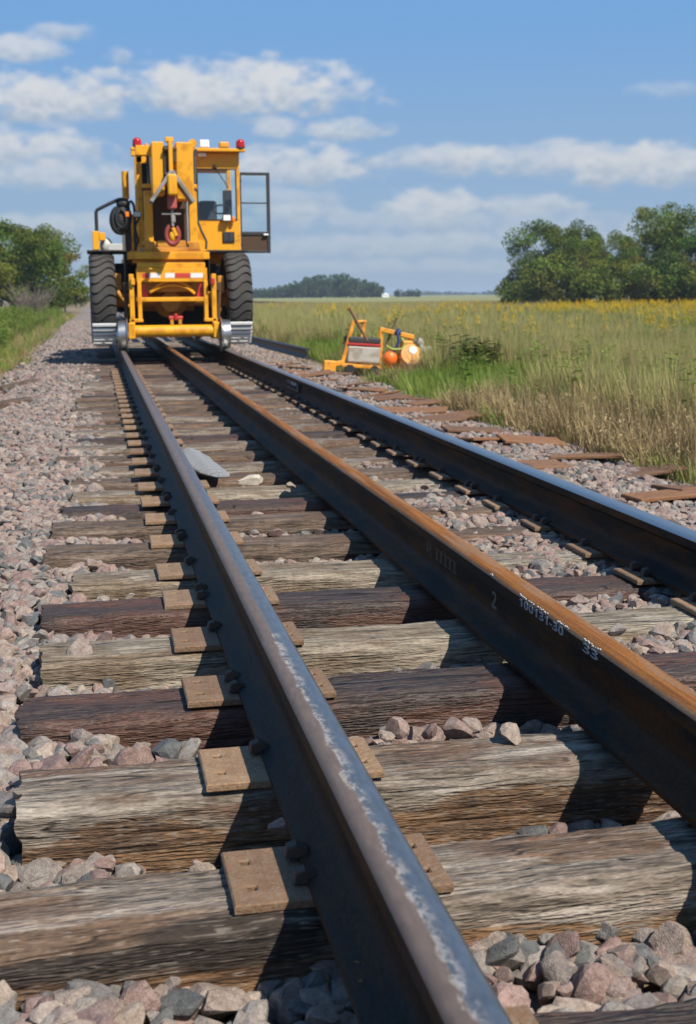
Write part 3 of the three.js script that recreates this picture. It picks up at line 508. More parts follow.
  const block = part('hook_block', [span(-.015, .115, 2.06, 2.26, -.60, -.46, .02)], std([.42, .09, .08], .55), c); block.position.set(-.05, -.06, .75);
  part('shackle', [rod([-.10, 1.99, -.53], [.17, 1.99, -.53], .014), rod([.05, 2.06, -.53], [.05, 1.82, -.53], .02), box(.06, .1, .05, .06, 1.92, -.53)], M.greyPaint, block);
  part('hook', [new THREE.TorusGeometry(.10, .032, 10, 24, 5.2).rotateZ(2.0).scale(.9, 1.25, 1).translate(.045, 1.70, -.53)].map((g) => boxUV(g)), std([.30, .05, .04], .6), block);
  part('hook_latch', [bar([.05, 1.80, -.51], [.10, 1.68, -.51], .05, .05), new THREE.SphereGeometry(.06, 12, 8).scale(.8, 1.3, .7).translate(.04, 1.68, -.53)].map((g) => boxUV(g)), M.yellow, block);
  part('hose', tube([[-.36, 2.96, -1.15], [-.27, 2.86, -1.02], [-.255, 2.6, -.9], [-.25, 2.42, -.8]], .028), M.dark, c); part('hose', tube([[.47, 2.97, -1.2], [.44, 2.85, -1.05], [.43, 2.6, -.95], [.41, 2.42, -.85]], .026), M.dark, c);
  part('hose', tube([[.44, 1.95, -1.0], [.50, 1.75, -.9], [.56, 1.6, -.8], [.55, 1.48, -.75]], .018), M.dark, c); part('hose', tube([[-.42, 1.95, -1.0], [-.50, 1.8, -.85], [-.46, 1.6, -.75], [-.52, 1.46, -.7]], .018), M.dark, c);
  // cab: real walls with openings, panes, seat
  const cab = part('cab', [span(.49, 1.18, 1.47, 1.96, -1.70, -1.62), span(.49, 1.18, 2.74, 2.98, -1.70, -1.62), span(.49, .525, 1.96, 2.74, -1.70, -1.62), span(1.115, 1.18, 1.96, 2.74, -1.70, -1.62), span(.47, 1.20, 2.985, 3.03, -3.1, -1.55, .02), span(.49, 1.18, 1.42, 1.47, -3.0, -1.62), span(.49, 1.18, 1.47, 1.98, -3.0, -2.93), span(.49, .56, 1.98, 2.98, -3.0, -2.93), span(1.11, 1.18, 1.98, 2.98, -3.0, -2.93), span(.56, 1.11, 2.8, 2.98, -3.0, -2.93), span(.49, .53, 1.47, 1.98, -2.93, -1.70), span(.49, .53, 2.8, 2.98, -2.93, -1.70), span(.59, 1.18, 1.28, 1.42, -2.9, -1.9), span(.585, .66, 1.0, 1.47, -1.70, -1.60)], M.yellow, c);
  part('windscreen', box(.59, .78, .006, .82, 2.35, -1.66, .001), M.glass, cab); part('window_seal', [span(.515, 1.125, 2.725, 2.745, -1.62, -1.61, .003), span(.515, 1.125, 1.952, 1.97, -1.62, -1.61, .003), span(.505, .525, 1.952, 2.745, -1.62, -1.61, .003), span(1.11, 1.13, 1.952, 2.745, -1.62, -1.61, .003)], M.dark, cab);
  part('rear_window', box(.55, .82, .006, .835, 2.39, -2.965, .001), M.glass, cab); part('side_window', box(.006, .82, 1.23, .51, 2.39, -2.315, .001), M.glass, cab);
  part('wiper', [rod([.78, 2.80, -1.59], [.82, 2.72, -1.59], .02), rod([.82, 2.72, -1.595], [1.0, 2.45, -1.60], .007)], M.dark, cab);
  const seat = part('seat', [span(.60, .98, 1.55, 1.98, -2.6, -2.1, .05), span(.60, .90, 1.95, 2.32, -2.66, -2.5, .06)], std([.035, .045, .06], .8), cab);
  part('control_column', [rod([1.0, 1.5, -1.95], [.96, 2.1, -1.85], .03), new THREE.TorusGeometry(.13, .014, 6, 20).rotateX(1.1).translate(.9, 2.14, -1.9), box(.14, .55, .12, 1.06, 2.2, -2.4)].map((g) => boxUV(g)), M.dark, cab);
  const grille = part('vent_grille', [box(.19, .17, .02, .985, 1.69, -1.612, .03)], M.dark, cab); for (const x of [.94, 1.03]) part('vent_pane', box(.075, .12, .01, x, 1.69, -1.60, .012), M.darkSteel, grille);
  part('work_lamp', [box(.13, .10, .09, .955, 1.985, -1.555, .015)], M.dark, cab); part('lamp_lens', box(.115, .085, .012, .955, 1.985, -1.505, .01), M.lampWhite, cab); part('marker_lamp', box(.055, .08, .06, 1.06, 1.965, -1.56, .02), M.amber, cab);
  // roof bar and lamps
  const rb = part('roof_bar', [span(-.50, 1.26, 2.985, 3.035, -1.55, -1.45), span(-.50, -.32, 2.90, 2.985, -1.54, -1.46)], M.yellow, c);
  for (const x of [-.40, 1.19]) { const b = part('beacon', [new THREE.CylinderGeometry(.068, .072, .06, 18).translate(x, 3.09, -1.5), new THREE.SphereGeometry(.068, 18, 8, 0, 6.3, 0, 1.57).scale(1, .9, 1).translate(x, 3.12, -1.5)].map((g) => boxUV(g)), M.redLens, rb); part('beacon_base', boxUV(new THREE.CylinderGeometry(.066, .07, .03, 18).translate(x, 3.05, -1.5)), M.dark, b); }
  part('roof_lamp', [box(.15, .12, .08, .63, 3.10, -1.5, .02)], M.lampWhite, rb); part('roof_lamp', [box(.16, .10, .10, .935, 3.085, -1.5, .03)], M.orangeYellow, rb, 'yellow-cased roof lamp facing back');
  part('small_lamp', [new THREE.SphereGeometry(.035, 12, 8).translate(-.26, 3.06, -1.5)].map((g) => boxUV(g)), M.amber, rb); part('small_lamp', [box(.13, .06, .06, .60, 2.945, -1.58, .02)], M.lampWhite, rb);
  // open door
  const dx0 = 1.23, dx1 = 1.71, dz = -2.0, door = part('cab_door', [span(dx1 - .055, dx1, 1.46, 2.73, dz - .05, dz, .008), span(dx0, dx1 - .055, 2.685, 2.73, dz - .05, dz, .008), span(dx0, dx0 + .018, 1.46, 2.685, dz - .05, dz, .005), span(dx0, dx1 - .055, 1.46, 1.50, dz - .05, dz, .008), span(dx0, dx1 - .055, 1.74, 1.80, dz - .05, dz, .008), span(dx0, dx1 - .055, 2.24, 2.26, dz - .04, dz - .01, .004)], M.darkSteel, c);
  part('door_panel', span(dx0 + .01, dx1 - .05, 1.50, 1.74, dz - .035, dz - .015, .004), M.brownMetal, door); part('door_window', box(.41, .87, .005, (dx0 + dx1) / 2 - .02, 2.245, dz - .026, .001), M.glass, door); part('door_handle', [box(.08, .03, .05, 1.63, 1.75, dz + .02, .01)], M.white, door);
  part('door_hinge', [rod([1.18, 2.6, -1.95], [1.24, 2.6, -2.0], .018), rod([1.18, 1.6, -1.95], [1.24, 1.6, -2.0], .018)], M.dark, door);
  // left-hand housing, stack, handrail and its clutter
  const house = part('engine_housing', [span(-.42, -.32, 1.55, 3.0, -1.85, -1.70), span(-.42, -.08, 2.82, 2.98, -1.85, -1.70), span(-.42, -.05, 1.45, 3.0, -2.6, -2.5), span(-.60, .40, 1.43, 2.1, -4.9, -2.6)], M.yellow, c);
  part('housing_window', [span(-.32, -.12, 1.95, 2.82, -1.80, -1.78, .004)], std([.03, .04, .055], .1), house); part('window_seal', [span(-.335, -.32, 1.95, 2.82, -1.78, -1.69, .003)], M.dark, house);
  part('exhaust_stack', [rod([-.585, 2.30, -2.0], [-.585, 2.72, -2.0], .055, .055, 16)], M.yellow, c); part('exhaust_pipe', [rod([-.585, 1.45, -2.0], [-.585, 2.32, -2.0], .035, .035, 12)], M.dark, c);
  part('handrail', [tube([[-1.06, 1.45, -.8], [-1.06, 2.0, -.8], [-1.02, 2.06, -.8], [-.72, 2.20, -.8], [-.60, 2.18, -.82], [-.58, 2.0, -.85], [-.58, 1.46, -.85]], .026, 60, 8), tube([[-.50, 1.46, -.85], [-.50, 2.1, -.85], [-.56, 2.19, -.85]], .02, 20, 8)], M.dark, c);
  const coil = []; { const r = mulberry(8); for (let k = 0; k < 7; k++) { const t = new THREE.TorusGeometry(.10 + r() * .05, .03, 8, 26).scale(.85, 1.25, 1).rotateY((r() - .5) * .8).rotateZ((r() - .5) * .6).translate(-.70 + (r() - .5) * .07, 1.90 + (r() - .5) * .07, -.78 + (r() - .5) * .06); coil.push(boxUV(t)); } coil.push(boxUV(new THREE.SphereGeometry(.09, 14, 10).scale(1, 1.5, .7).translate(-.70, 1.90, -.8)), boxUV(new THREE.SphereGeometry(.075, 14, 10).scale(1.4, .8, .8).translate(-.66, 2.14, -.8)), rod([-.76, 1.72, -.8], [-.74, 1.85, -.8], .03, .06)); }
  part('hose_coil', coil, M.dark, c, 'black hose coiled over the handrail'); part('marker_lamp', [box(.06, .08, .05, -.61, 1.98, -.72, .02)], M.amber, c); part('work_lamp', [box(.12, .09, .07, -.46, 1.985, -.78, .015)], M.dark, c); part('lamp_lens', box(.105, .07, .012, -.46, 1.985, -.738, .01), std([.55, .6, .58], .2), c);
  part('valve_box', [span(-1.13, -1.03, 1.463, 1.74, -.9, -.74), span(-1.03, -.94, 1.60, 1.72, -.9, -.74)], M.yellow, c); part('tank', [new THREE.SphereGeometry(.12, 16, 10).scale(.8, 1.05, .8).translate(-.93, 1.53, -.95), box(.22, .1, .3, -.80, 1.51, -1.0)].map((g) => boxUV(g)), std([.5, .5, .48], .5), c);
  part('pump', [box(.1, .24, .14, -.78, 1.0, -.75), rod([-.80, .86, -.7], [-.62, .62, -.6], .04), rod([.80, .9, -.9], [.68, .55, -.5], .05), box(.10, .26, .16, .75, .95, -.7)], M.yellowWorn, c);
}

// ───────────────────────── track tools in the grass ─────────────────────────
{
  const y0 = -.10;
  const a = group('tie_tool_cart', 'tilted yellow tool frame with grey box, red stripe and black lid', 'track machine', [3.18, y0, -17.5]); a.rotation.z = -.07;
  const fr = part('frame', [bar([.0, .10, 0], [.24, .15, 0], .07, .07), bar([.20, .12, .02], [.76, .10, .02], .05, .06), bar([.20, .12, -.45], [.76, .10, -.45], .05, .06), bar([.21, .10, 0], [.35, .74, -.02], .055, .05), bar([.50, .12, -.3], [.57, .76, -.3], .055, .05), bar([.21, .12, .02], [.21, .12, -.45], .05, .05), bar([.73, .10, .02], [.73, .10, -.45], .05, .05), bar([.35, .72, -.02], [.57, .74, -.3], .04, .04)], M.orangeYellow, a);
  part('foot', [box(.18, .16, .1, .03, .09, .03, .02)], M.orangeYellow, a); part('wheel', [new THREE.CylinderGeometry(.07, .07, .05, 18).rotateX(Math.PI / 2).translate(.32, .06, .06)].map((g) => boxUV(g)), M.dark, a); part('wheel', [new THREE.CylinderGeometry(.07, .07, .05, 18).rotateX(Math.PI / 2).translate(.68, .06, .06)].map((g) => boxUV(g)), M.dark, a);
  part('tank', [span(.28, .76, .155, .395, -.36, .03, .03)], std([.46, .43, .37], .5, 0, { map: grimeTex }), a); part('red_band', [span(.278, .765, .40, .435, -.365, .035, .006)], M.red, a); part('lid', [span(.285, .757, .437, .52, -.36, .03, .02)], std([.04, .037, .036], .6), a);
  part('lever', [rod([.27, .92, .0], [.56, .47, .02], .02, .02, 8)], std([.20, .09, .04], .8), a);
  const b = group('tie_drill', 'yellow engine tool with orange tank, blue strap and upright lever, half sunk in the grass', 'track machine', [4.12, y0 - .05, -18.5]); b.rotation.z = -.05;
  part('frame', [bar([.02, .62, 0], [.56, .52, 0], .07, .09), bar([.04, .60, 0], [.05, .02, .02], .08, .06), bar([.52, .52, -.02], [.34, .05, -.02], .05, .05), bar([.05, .06, 0], [.6, .03, 0], .05, .05)], M.orangeYellow, b);
  part('lever', [rod([.30, .80, -.05], [.14, .36, -.05], .018, .018, 8)], std([.14, .09, .05], .8), b);
  part('fuel_tank', [new THREE.SphereGeometry(.11, 18, 12).scale(1, 1.05, .8).translate(.20, .19, .05)].map((g) => boxUV(g)), std([.85, .17, .02], .4), b);
  const en = part('engine_cover', [new THREE.CylinderGeometry(.16, .17, .28, 20).rotateX(1.2).translate(.50, .22, .03), box(.18, .26, .2, .46, .34, 0, .04)].map((g) => boxUV(g)), M.orangeYellow, b); part('decal', boxUV(new THREE.CylinderGeometry(.06, .06, .01, 18).rotateX(1.35).translate(.52, .33, .15)), M.white, en); part('decal', boxUV(new THREE.CylinderGeometry(.05, .05, .01, 18).rotateX(1.25).translate(.46, .16, .19)), M.white, en);
  part('strap', tube([[.30, .64, .06], [.29, .55, .08], [.31, .45, .08], [.28, .36, .07], [.24, .28, .07]], .022), std([.03, .05, .16], .8), b); part('strap_knot', boxUV(new THREE.SphereGeometry(.055, 12, 8).scale(1, .8, .8).translate(.30, .58, .05)), std([.03, .05, .16], .8), b);
  part('hose', tube([[.36, .5, .05], [.40, .42, .08], [.36, .34, .09], [.22, .33, .09], [.12, .38, .08]], .018), std([.32, .36, .05], .5), b);
  part('engine', [box(.12, .12, .14, .66, .40, -.02), rod([.60, .48, 0], [.72, .30, .04], .05), rod([.66, .22, .05], [.80, .36, 0], .03), box(.16, .05, .08, .76, .36, -.03), rod([.64, .3, .1], [.72, .14, .1], .025), new THREE.CylinderGeometry(.07, .07, .06, 14).rotateZ(1.2).translate(.62, .45, .08)].map((g) => boxUV(g)), M.greyPaint, b);
}

// ───────────────────────── grass, weeds and flowers ─────────────────────────
function blade(pos, x, z, h, w, lean, dir, segs, tip = .0) {
  const cx = Math.cos(dir), cz = Math.sin(dir), px = -cz, pz = cx; let prev = null;
  for (let i = 0; i <= segs; i++) {
    const t = i / segs, b = lean * t * t, hx = x + cx * b, hz = z + cz * b, y = h * (t - .12 * lean / h * t * t), ww = w * (1 - t * (1 - tip)) * .5;
    const L = [hx - px * ww, y, hz - pz * ww], R = [hx + px * ww, y, hz + pz * ww];
    if (prev) { pos.push(...prev[0], ...prev[1], ...R); if (i < segs || tip > 0) pos.push(...prev[0], ...R, ...L); }
    prev = [L, R];
  }
}
function geoOf(pos) { const g = new THREE.BufferGeometry(); g.setAttribute('position', new THREE.Float32BufferAttribute(pos, 3)); g.computeVertexNormals(); return g; }
function tuft(seed, n, h, spread, w, lean, heads = 0) {
  const r = mulberry(seed), pos = [];
  for (let i = 0; i < n; i++) {
    const a = r() * 6.28, q = Math.sqrt(r()) * spread, hh = h * lerp(.55, 1.05, r());
    const x = Math.cos(a) * q, z = Math.sin(a) * q, dir = a + (r() - .5) * 2, ln = lean * lerp(.2, 1, r()) * hh;
    blade(pos, x, z, hh, w * lerp(.7, 1.2, r()), ln, dir, 4);
    if (r() < heads) { // a loose seed head along the top of the stalk
      const tx = x + Math.cos(dir) * ln, tz = z + Math.sin(dir) * ln, ty = hh * (1 - .12 * ln / hh);
      for (let k = 0; k < 7; k++) { const p = k / 7, bx = lerp(tx, x + Math.cos(dir) * ln * .6, p), bz = lerp(tz, z + Math.sin(dir) * ln * .6, p), by = ty - p * hh * .2, b2 = r() * 6.28, e = .02 + .02 * p; pos.push(bx, by, bz, bx + Math.cos(b2) * e, by + .022, bz + Math.sin(b2) * e, bx + Math.cos(b2 + .8) * e * .6, by + .004, bz + Math.sin(b2 + .8) * e * .6); }
    }
  }
  return geoOf(pos);
}
function leafy(seed, h, n, leaf) {
  const r = mulberry(seed), pos = []; blade(pos, 0, 0, h, .008, .05, r() * 6, 4, .6); blade(pos, 0, 0, h, .008, .05, 1.5 + r() * 6, 4, .6);
  for (let i = 0; i < n; i++) { const y = h * lerp(.1, 1, r()), a = r() * 6.28, l = leaf * lerp(.5, 1.1, r()), w = l * .32, up = lerp(-.1, .6, r()), cx = Math.cos(a), cz = Math.sin(a); const m = [cx * l * .5, y + up * l * .5, cz * l * .5], e = [cx * l, y + up * l * .35, cz * l]; pos.push(0, y, 0, m[0] - cz * w, m[1], m[2] + cx * w, ...e, 0, y, 0, ...e, m[0] + cz * w, m[1], m[2] - cx * w); }
  return geoOf(pos);
}
function plume(seed, h) { const r = mulberry(seed), pos = []; for (let i = 0; i < 60; i++) { const t = r(), rad = .10 * (1 - t * .8) * Math.sqrt(r()), a = r() * 6.28, x = Math.cos(a) * rad, z = Math.sin(a) * rad, y = h + t * .2 - .05, b = r() * 6.28, s = .022; pos.push(x, y, z, x + Math.cos(b) * s, y + s * .5, z + Math.sin(b) * s, x + Math.cos(b + 1.6) * s, y + s * .2, z + Math.sin(b + 1.6) * s); } return geoOf(pos); }
const grassMat = new THREE.MeshPhysicalMaterial({ color: lin(1, 1, 1), roughness: .85, transmission: .25, thickness: 0, side: THREE.DoubleSide, specularIntensity: .08 });
const stuffBuckets = [];
function makeStuff(name, geos, list) {                  // list of [x, y, z, scale, yScale, turn, [r,g,b]]
  const m4 = new THREE.Matrix4(), q = new THREE.Quaternion(), e = new THREE.Euler(), c = new THREE.Color(), holder = new THREE.Group(); holder.name = name; holder.userData = { kind: 'stuff', label: name.replace(/_/g, ' '), category: 'grass' };
  geos.forEach((g, gi) => {
    const mine = list.filter((_, i) => i % geos.length === gi); if (!mine.length) return;
    const im = new THREE.InstancedMesh(g, grassMat, mine.length); im.name = numbered(name + '_tufts'); im.userData.kind = 'stuff'; shade(im);
    mine.forEach(([x, y, z, s, sy, t, col], i) => { e.set((vn(x * 9, z * 9) - .5) * .25, t, (vn(x * 7 + 40, z * 7) - .5) * .25); im.setMatrixAt(i, m4.compose(V(x, y, z), q.setFromEuler(e), V(s, sy, s))); im.setColorAt(i, c.setRGB(...col)); });
    holder.add(im);
  });
  scene.add(holder);
}
const tanT = [0, 1, 2, 3].map((k) => tuft(10 + k, 22, .80, .10, .011, .34, .06)), greenT = [0, 1, 2].map((k) => tuft(30 + k, 22, .36, .11, .010, .5)), strawT = [0, 1, 2].map((k) => tuft(50 + k, 28, .80, .16, .011, .36, 0)), farT = [0, 1, 2].map((k) => tuft(60 + k, 40, .85, .5, .03, .28, 0));
const leafT = [0, 1, 2].map((k) => leafy(70 + k, .55, 26, .10)), rodLeaf = [0, 1].map((k) => leafy(80 + k, .80, 30, .09)), rodTop = [0, 1].map((k) => plume(90 + k, .80));
const tanC = () => { const v = rr(.7, 1.25), t = rnd(); return mix3([.48, .375, .20], [.30, .215, .11], t).map((c) => c * v); };
const greenC = () => { const v = rr(.75, 1.2), t = rnd(); return mix3([.14, .235, .04], [.26, .31, .07], t).map((c) => c * v); };
const strawC = () => { const v = rr(.75, 1.2), t = rnd(); return mix3([.47, .405, .18], [.32, .32, .105], t).map((c) => c * v); };
{
  const tan = [], green = [], straw = [], farG = [], weed = [], rods = [], leftG = [], leftW = [];
  const edge = (d) => 3.28 + (fbm(d * .7, 3, 3) - .5) * .5 + sm(12, 16, d) * .25 + sm(20, 24, d) * -.2;       // where the right-hand grass begins
  const greenish = (x, d) => { const n = fbm(x * .45 + 11, d * .22 + 5, 3); return sm(.47, .56, n + .30 * Math.exp(-(((x - 4.9) / 1.2) ** 2) - (((d - 11.5) / 3.4) ** 2)) + .12 * Math.exp(-(((x - 5.6) / 1.5) ** 2) - (((d - 22) / 4) ** 2)) + .10 * Math.exp(-(((x - 5) / 2.5) ** 2) - (((d - 30) / 6) ** 2)) - .10 * Math.exp(-(((x - 4.0) / .7) ** 2) - (((d - 8) / 2.5) ** 2))); };
  const clear = (x, d) => (x > 3.05 && x < 4.05 && d > 16.6 && d < 17.95) || (x > 4.05 && x < 5.05 && d > 16.7 && d < 18.9) || (x < 3.85 && d > 19.5 && d < 30);
  for (let i = 0; i < 60000; i++) {
    const d = 3 + 45 * Math.pow(rnd(), .9), x1 = d * .56 + 2.5, x = 3.05 + (x1 - 3.05) * rnd(); if (x1 < 3.2) continue;
    const keep = Math.min(1, (x1 - 3.05) / 9) * lerp(1, .55, sm(14, 45, d)); if (rnd() > keep) continue;
    const over = x - edge(d); if (over < 0 && rnd() > .02) continue; if (clear(x, d)) continue;
    const y = land(x, -d) - .01, g = greenish(x, d), near = sm(0, .9, over), t = rnd() * 6.28;
    if (over < lerp(.95, .45, sm(6, 11, d)) && d < 12 && rnd() < .8 - .5 * g) { tan.push([x, y, -d, rr(.8, 1.2), rr(.45, .85) * lerp(.55, 1, near), t, tanC()]); continue; }
    if (rnd() < g) green.push([x, y, -d, rr(.8, 1.3), rr(.6, 1.15) * lerp(.7, 1, near), t, greenC()]);
    else if (over > .7 && rnd() < .85) straw.push([x, y, -d, rr(.8, 1.25), rr(.55, .95), t, rnd() < .2 ? tanC() : strawC()]);
    else tan.push([x, y, -d, rr(.7, 1.1), rr(.35, .75) * lerp(.5, 1, near), t, rnd() < .3 ? greenC() : tanC()]);
    if (rnd() < .03 && over > .6) weed.push([x, y, -d, rr(.8, 1.3), rr(.7, 1.2), t, greenC()]);
  }
  for (let i = 0; i < 26; i++) { const x = 4.9 + rr(-.35, .45), d = 16.6 + rr(-.5, .6); weed.push([x, land(x, -d), -d, rr(1.1, 1.6), rr(.8, 1.15), rr(0, 6), [.055, .085, .02]]); }
  for (let i = 0; i < 26000; i++) { const d = 42 + 118 * Math.pow(rnd(), .75), x0 = 3.4 - sm(80, 150, d) * 2, x1 = d * .56 + 4, x = lerp(x0, x1, rnd()); farG.push([x, land(x, -d) - .02, -d, rr(.8, 1.3), rr(.6, 1.1), rr(0, 6.28), fbm(x * .12, d * .05, 3) > .5 ? strawC() : mix3(strawC(), tanC(), .6)]); }
  for (let i = 0; i < 8000; i++) { const d = 26 + 75 * Math.pow(rnd(), 1.0), x = lerp(6, d * .56 + 3, Math.pow(rnd(), .8)); if (fbm(x * .16 + 31, d * .09, 3) < .53 - .12 * sm(.25, .5, x / d) || rnd() > .3 + .7 * sm(.2, .45, x / d)) continue; rods.push([x, land(x, -d), -d, rr(.9, 1.4), rr(.8, 1.2), rr(0, 6.28)]); }
  for (let i = 0; i < 9000; i++) { const d = 5 + 75 * Math.pow(rnd(), .9), x = -1.22 - (fbm(d * .5, 60, 3) - .3) * .5 - Math.pow(rnd(), 1.2) * (d * .10 + 1.8), y = land(x, -d) - .01; const o = -1.45 - x; if (rnd() < .62) leftG.push([x, y, -d, rr(.8, 1.3), rr(.4, .8) * lerp(.5, 1.15, sm(0, 1, o)), rr(0, 6.28), rnd() < .5 - .3 * sm(0, 1, o) ? tanC() : greenC()]); else if (o > .35) leftW.push([x, y, -d, rr(1, 1.6), rr(.7, 1.35) * lerp(.6, 1.1, sm(0, 1.5, o)), rr(0, 6.28), greenC()]); }
  makeStuff('dry_grass', tanT, tan); makeStuff('green_grass', greenT, green); makeStuff('straw_grass', strawT, straw); makeStuff('meadow_grass', farT, farG); makeStuff('leafy_weeds', leafT, weed);
  makeStuff('goldenrod_leaves', rodLeaf, rods.map((r) => [...r, greenC()])); makeStuff('goldenrod_flowers', rodTop, rods.map((r) => [...r, [rr(.6, .75), rr(.42, .52), .02]]));
  makeStuff('verge_grass', [...greenT, ...tanT], leftG); makeStuff('verge_weeds', leafT, leftW);
}

// ───────────────────────── trees ─────────────────────────
const barkMat = std([.10, .075, .055], .9, 0, { map: grainTex });
const leafMat = new THREE.MeshPhysicalMaterial({ color: lin(1, 1, 1), roughness: .75, transmission: .3, thickness: 0, vertexColors: true, specularIntensity: .08 });
function crownGeo(seed, o) {                            // leaves in clumps round limb ends; returns { crown, limbs }
  const r = mulberry(seed), pos = [], col = [], limbs = [];
  const clumps = [];
  for (let k = 0; k < o.clumps; k++) {
    let x, y, z; do { x = r() * 2 - 1; y = r() * 2 - 1; z = r() * 2 - 1; } while (x * x + y * y + z * z > 1 || x * x + y * y + z * z < .14);
    const wob = .82 + .34 * vn(Math.atan2(z, x) * 1.6 + seed, y * 2.2 + seed);
    clumps.push([x * o.w * wob, o.base + (y * .5 + .5) * o.h * (.9 + .2 * wob - .1), z * o.w * wob, lerp(.55, 1.15, r()) * o.clump]);
  }
  for (const [x, y, z, s] of clumps) {
    const tone = mix3(o.c0, o.c1, r()).map((c) => c * lerp(.8, 1.2, r()));
    for (let i = 0; i < o.leaves; i++) {
      let a, b, c; do { a = r() * 2 - 1; b = r() * 2 - 1; c = r() * 2 - 1; } while (a * a + b * b + c * c > 1);
      const p = [x + a * s * 1.25, y + b * s * .85, z + c * s * 1.25], l = o.leaf * lerp(.6, 1.3, r()), n = V(r() - .5, r() * .9 - .1, r() - .5).normalize(), u = V(r() - .5, r() - .5, r() - .5).cross(n).normalize(), w = n.clone().cross(u);
      const A = [p[0] - u.x * l, p[1] - u.y * l, p[2] - u.z * l], B = [p[0] + w.x * l * .55, p[1] + w.y * l * .55, p[2] + w.z * l * .55], C = [p[0] + u.x * l, p[1] + u.y * l, p[2] + u.z * l], D = [p[0] - w.x * l * .55, p[1] - w.y * l * .55, p[2] - w.z * l * .55];
      pos.push(...A, ...B, ...C, ...A, ...C, ...D); const k = lerp(.85, 1.15, r()); for (let q = 0; q < 6; q++) col.push(tone[0] * k, tone[1] * k, tone[2] * k);
    }
  }
  const g = geoOf(pos); g.setAttribute('color', new THREE.Float32BufferAttribute(col, 3));
  const top = o.base + o.h * .62; limbs.push(rod([0, 0, 0], [o.w * .05, top * .55, 0], o.trunk, o.trunk * .6, 9), rod([o.w * .05, top * .55, 0], [-o.w * .04, top, .1], o.trunk * .6, o.trunk * .2, 7));
  clumps.slice(0, 16).forEach(([x, y, z]) => { const b = V(o.w * .04, Math.min(top * .75, y * .62), 0); limbs.push(rod(b.toArray(), [x, y, z], o.trunk * .28, o.trunk * .05, 5)); });
  return { g, limbs };
}
function tree(name, label, x, z, proto, s, sy, turn, grp) {
  const t = group(name, label, name.includes('shrub') || name.includes('bush') ? 'bush' : 'tree', [x, land(x, z) - .05, z], turn, grp); t.scale.set(s, s * sy, s);
  const tr = shade(new THREE.Mesh(proto.trunk, barkMat)); tr.name = 'trunk'; t.add(tr); const cr = shade(new THREE.Mesh(proto.crown, leafMat)); cr.name = 'crown'; t.add(cr); return t;
}
const mk = (seed, o) => { const { g, limbs } = crownGeo(seed, o); return { crown: g, trunk: mergeGeometries(limbs.map((l) => { for (const k of Object.keys(l.attributes)) if (!['position', 'normal', 'uv'].includes(k)) l.deleteAttribute(k); return l; })) }; };
const oakA = mk(1, { clumps: 95, w: 4.2, h: 7.2, base: .9, clump: .95, leaves: 260, leaf: .115, c0: [.085, .135, .022], c1: [.165, .21, .036], trunk: .22 });
const oakB = mk(2, { clumps: 85, w: 3.6, h: 8.2, base: 1.0, clump: .9, leaves: 260, leaf: .115, c0: [.12, .17, .028], c1: [.25, .27, .05], trunk: .2 });
const oakC = mk(3, { clumps: 70, w: 2.2, h: 7.4, base: .8, clump: .75, leaves: 230, leaf: .11, c0: [.065, .105, .024], c1: [.115, .155, .034], trunk: .16 });
const bushP = mk(4, { clumps: 40, w: 2.2, h: 2.6, base: .2, clump: .65, leaves: 200, leaf: .10, c0: [.09, .13, .025], c1: [.19, .22, .04], trunk: .08 });
const polar = (deg, d) => [Math.sin(deg * D2R) * d, -Math.cos(deg * D2R) * d];
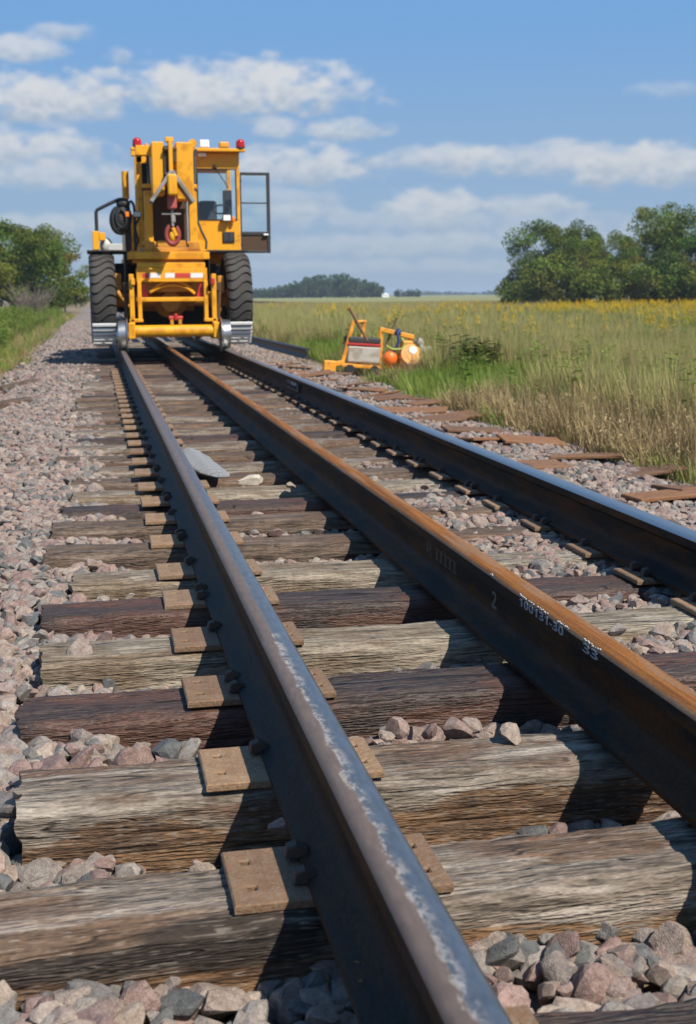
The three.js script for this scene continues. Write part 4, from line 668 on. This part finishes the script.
{
  const R = [[20.3, 122, oakA, .92, 1.12, .3, 'broad dark green tree at the left end of the right-hand grove'], [21.7, 130, oakC, .95, 1.12, 1.2, 'narrow dark tree with pointed top behind the left end of the right-hand grove'], [23.0, 118, oakB, .82, .92, 2.1, 'yellow-green rounded tree in the middle of the right-hand grove'], [24.9, 124, oakB, 1.0, 1.06, 4.0, 'tallest light green tree of the right-hand grove'], [27.0, 120, oakA, 1.06, 1.08, 2.6, 'bushy green tree at the right edge of the photo'], [25.3, 108, oakC, .8, .8, .4, 'small dark tree standing in front of the tallest one in the grove'], [29.0, 124, oakB, 1.1, 1, 1, 'green tree just beyond the right edge of the grove'], [19.1, 120, bushP, 1.0, 1.2, .2, 'low bush at the very left foot of the grove'], [20.6, 110, bushP, 1.5, 1.1, 1.9, 'low bush under the broad dark tree'], [23.6, 106, bushP, 1.4, 1.0, 3.1, 'low bush under the middle of the grove'], [26.6, 104, bushP, 1.4, .95, 4.4, 'low bush at the right foot of the grove']];
  for (const [a, d, p, s, sy, t, l] of R) { const [x, z] = polar(a, d); tree(p === bushP ? 'bush' : 'tree', l, x, z, p, s, sy, t, p === bushP ? 'bushes under the grove' : 'trees of the right-hand grove'); }
  const L = [[-3.5, 88, oakA, .92, .86, 1.0, 'round bright green tree at the left edge of the photo'], [-1.9, 95, oakB, .82, .82, 2.2, 'green tree close to the left-hand tyre'], [-5.4, 84, oakB, .8, .75, 4.0, 'tree just beyond the left edge of the photo'], [-1.3, 92, bushP, .8, 1.1, 1, 'green bush at the foot of the tree close to the left-hand tyre']];
  for (const [a, d, p, s, sy, t, l] of L) { const [x, z] = polar(a, d); tree(p === bushP ? 'bush' : 'tree', l, x, z, p, s, sy, t, p === bushP ? undefined : 'trees on the left'); }
  // bare grey shrub in front of the left trees
  const sh = group('bare_shrub', 'bare grey-brown shrub in front of the left-hand trees', 'bush', [polar(-2.7, 62)[0], -.2, polar(-2.7, 62)[1]]); const r = mulberry(66), tw = [];
  for (let k = 0; k < 130; k++) { const a = r() * 6.28, l = lerp(.8, 2.0, r()), q = lerp(.2, .9, r()), b = [Math.cos(a) * .2, 0, Math.sin(a) * .2], m = [Math.cos(a) * l * q * .55, l * .55, Math.sin(a) * l * q * .55], e = [Math.cos(a + (r() - .5)) * l * q * 1.1, l, Math.sin(a + (r() - .5)) * l * q * 1.1]; tw.push(rod(b, m, .02, .012, 4), rod(m, e, .012, .004, 4)); for (let j = 0; j < 3; j++) { const f = [m[0] + (r() - .5) * .7, m[1] + r() * .5, m[2] + (r() - .5) * .7]; tw.push(rod(m, f, .008, .003, 3)); } }
  part('twigs', tw, std([.21, .17, .14], .9), sh);
  // distant wood, one tree after another
  const farP = mk(9, { clumps: 46, w: 5.5, h: 8.5, base: .6, clump: 1.5, leaves: 60, leaf: .42, c0: [.055, .09, .035], c1: [.085, .12, .045], trunk: .3 });
  const F = []; for (let k = 0; k < 22; k++) { const a = lerp(6.8, 12.6, k / 21) + rr(-.12, .12), hgt = .45 + .62 * Math.exp(-(((a - 10.6) / 1.9) ** 2)); F.push([a, 520 + rr(-25, 25), hgt]); } for (const a of [13.6, 14.05, 14.4]) F.push([a, 560, .42]);
  F.forEach(([a, d, s], i) => { const [x, z] = polar(a, d); tree('distant_tree', `dark tree in the far wood on the horizon, number ${ordinal(i)} from the left`.replace('number nearest', 'first'), x, z, farP, s, 1, i * 1.3, 'trees of the far wood'); });
  for (let k = 0; k < 46; k++) { const [x, z] = polar(lerp(14.8, 40, k / 45), 1500 + rr(-80, 80)); const o = tree('horizon_tree', 'tiny tree in the hazy line on the horizon behind the crop field', x, z, farP, rr(.5, .9), .7, k, 'hazy tree line on the horizon'); o.scale.x *= 3.4; }
  const [hx, hz] = polar(13.0, 500), hut = group('white_shed', 'tiny white shed beside the far wood on the horizon', 'shed', [hx, -.3, hz], -.2);
  hut.scale.setScalar(.55); part('wall', box(5.2, 2.2, 4, 0, 1.5, 0, .02), std([.78, .78, .76], .8), hut); part('roof', boxUV(new THREE.CylinderGeometry(.02, 3.0, 1.2, 4, 1).rotateY(.785).scale(1.4, 1, 1.05).translate(0, 3.2, 0)), std([.72, .72, .71], .7), hut);
}
scene.fog = new THREE.FogExp2(new THREE.Color().setRGB(.62, .74, .9), .00035);
renderer.render(scene, camera);
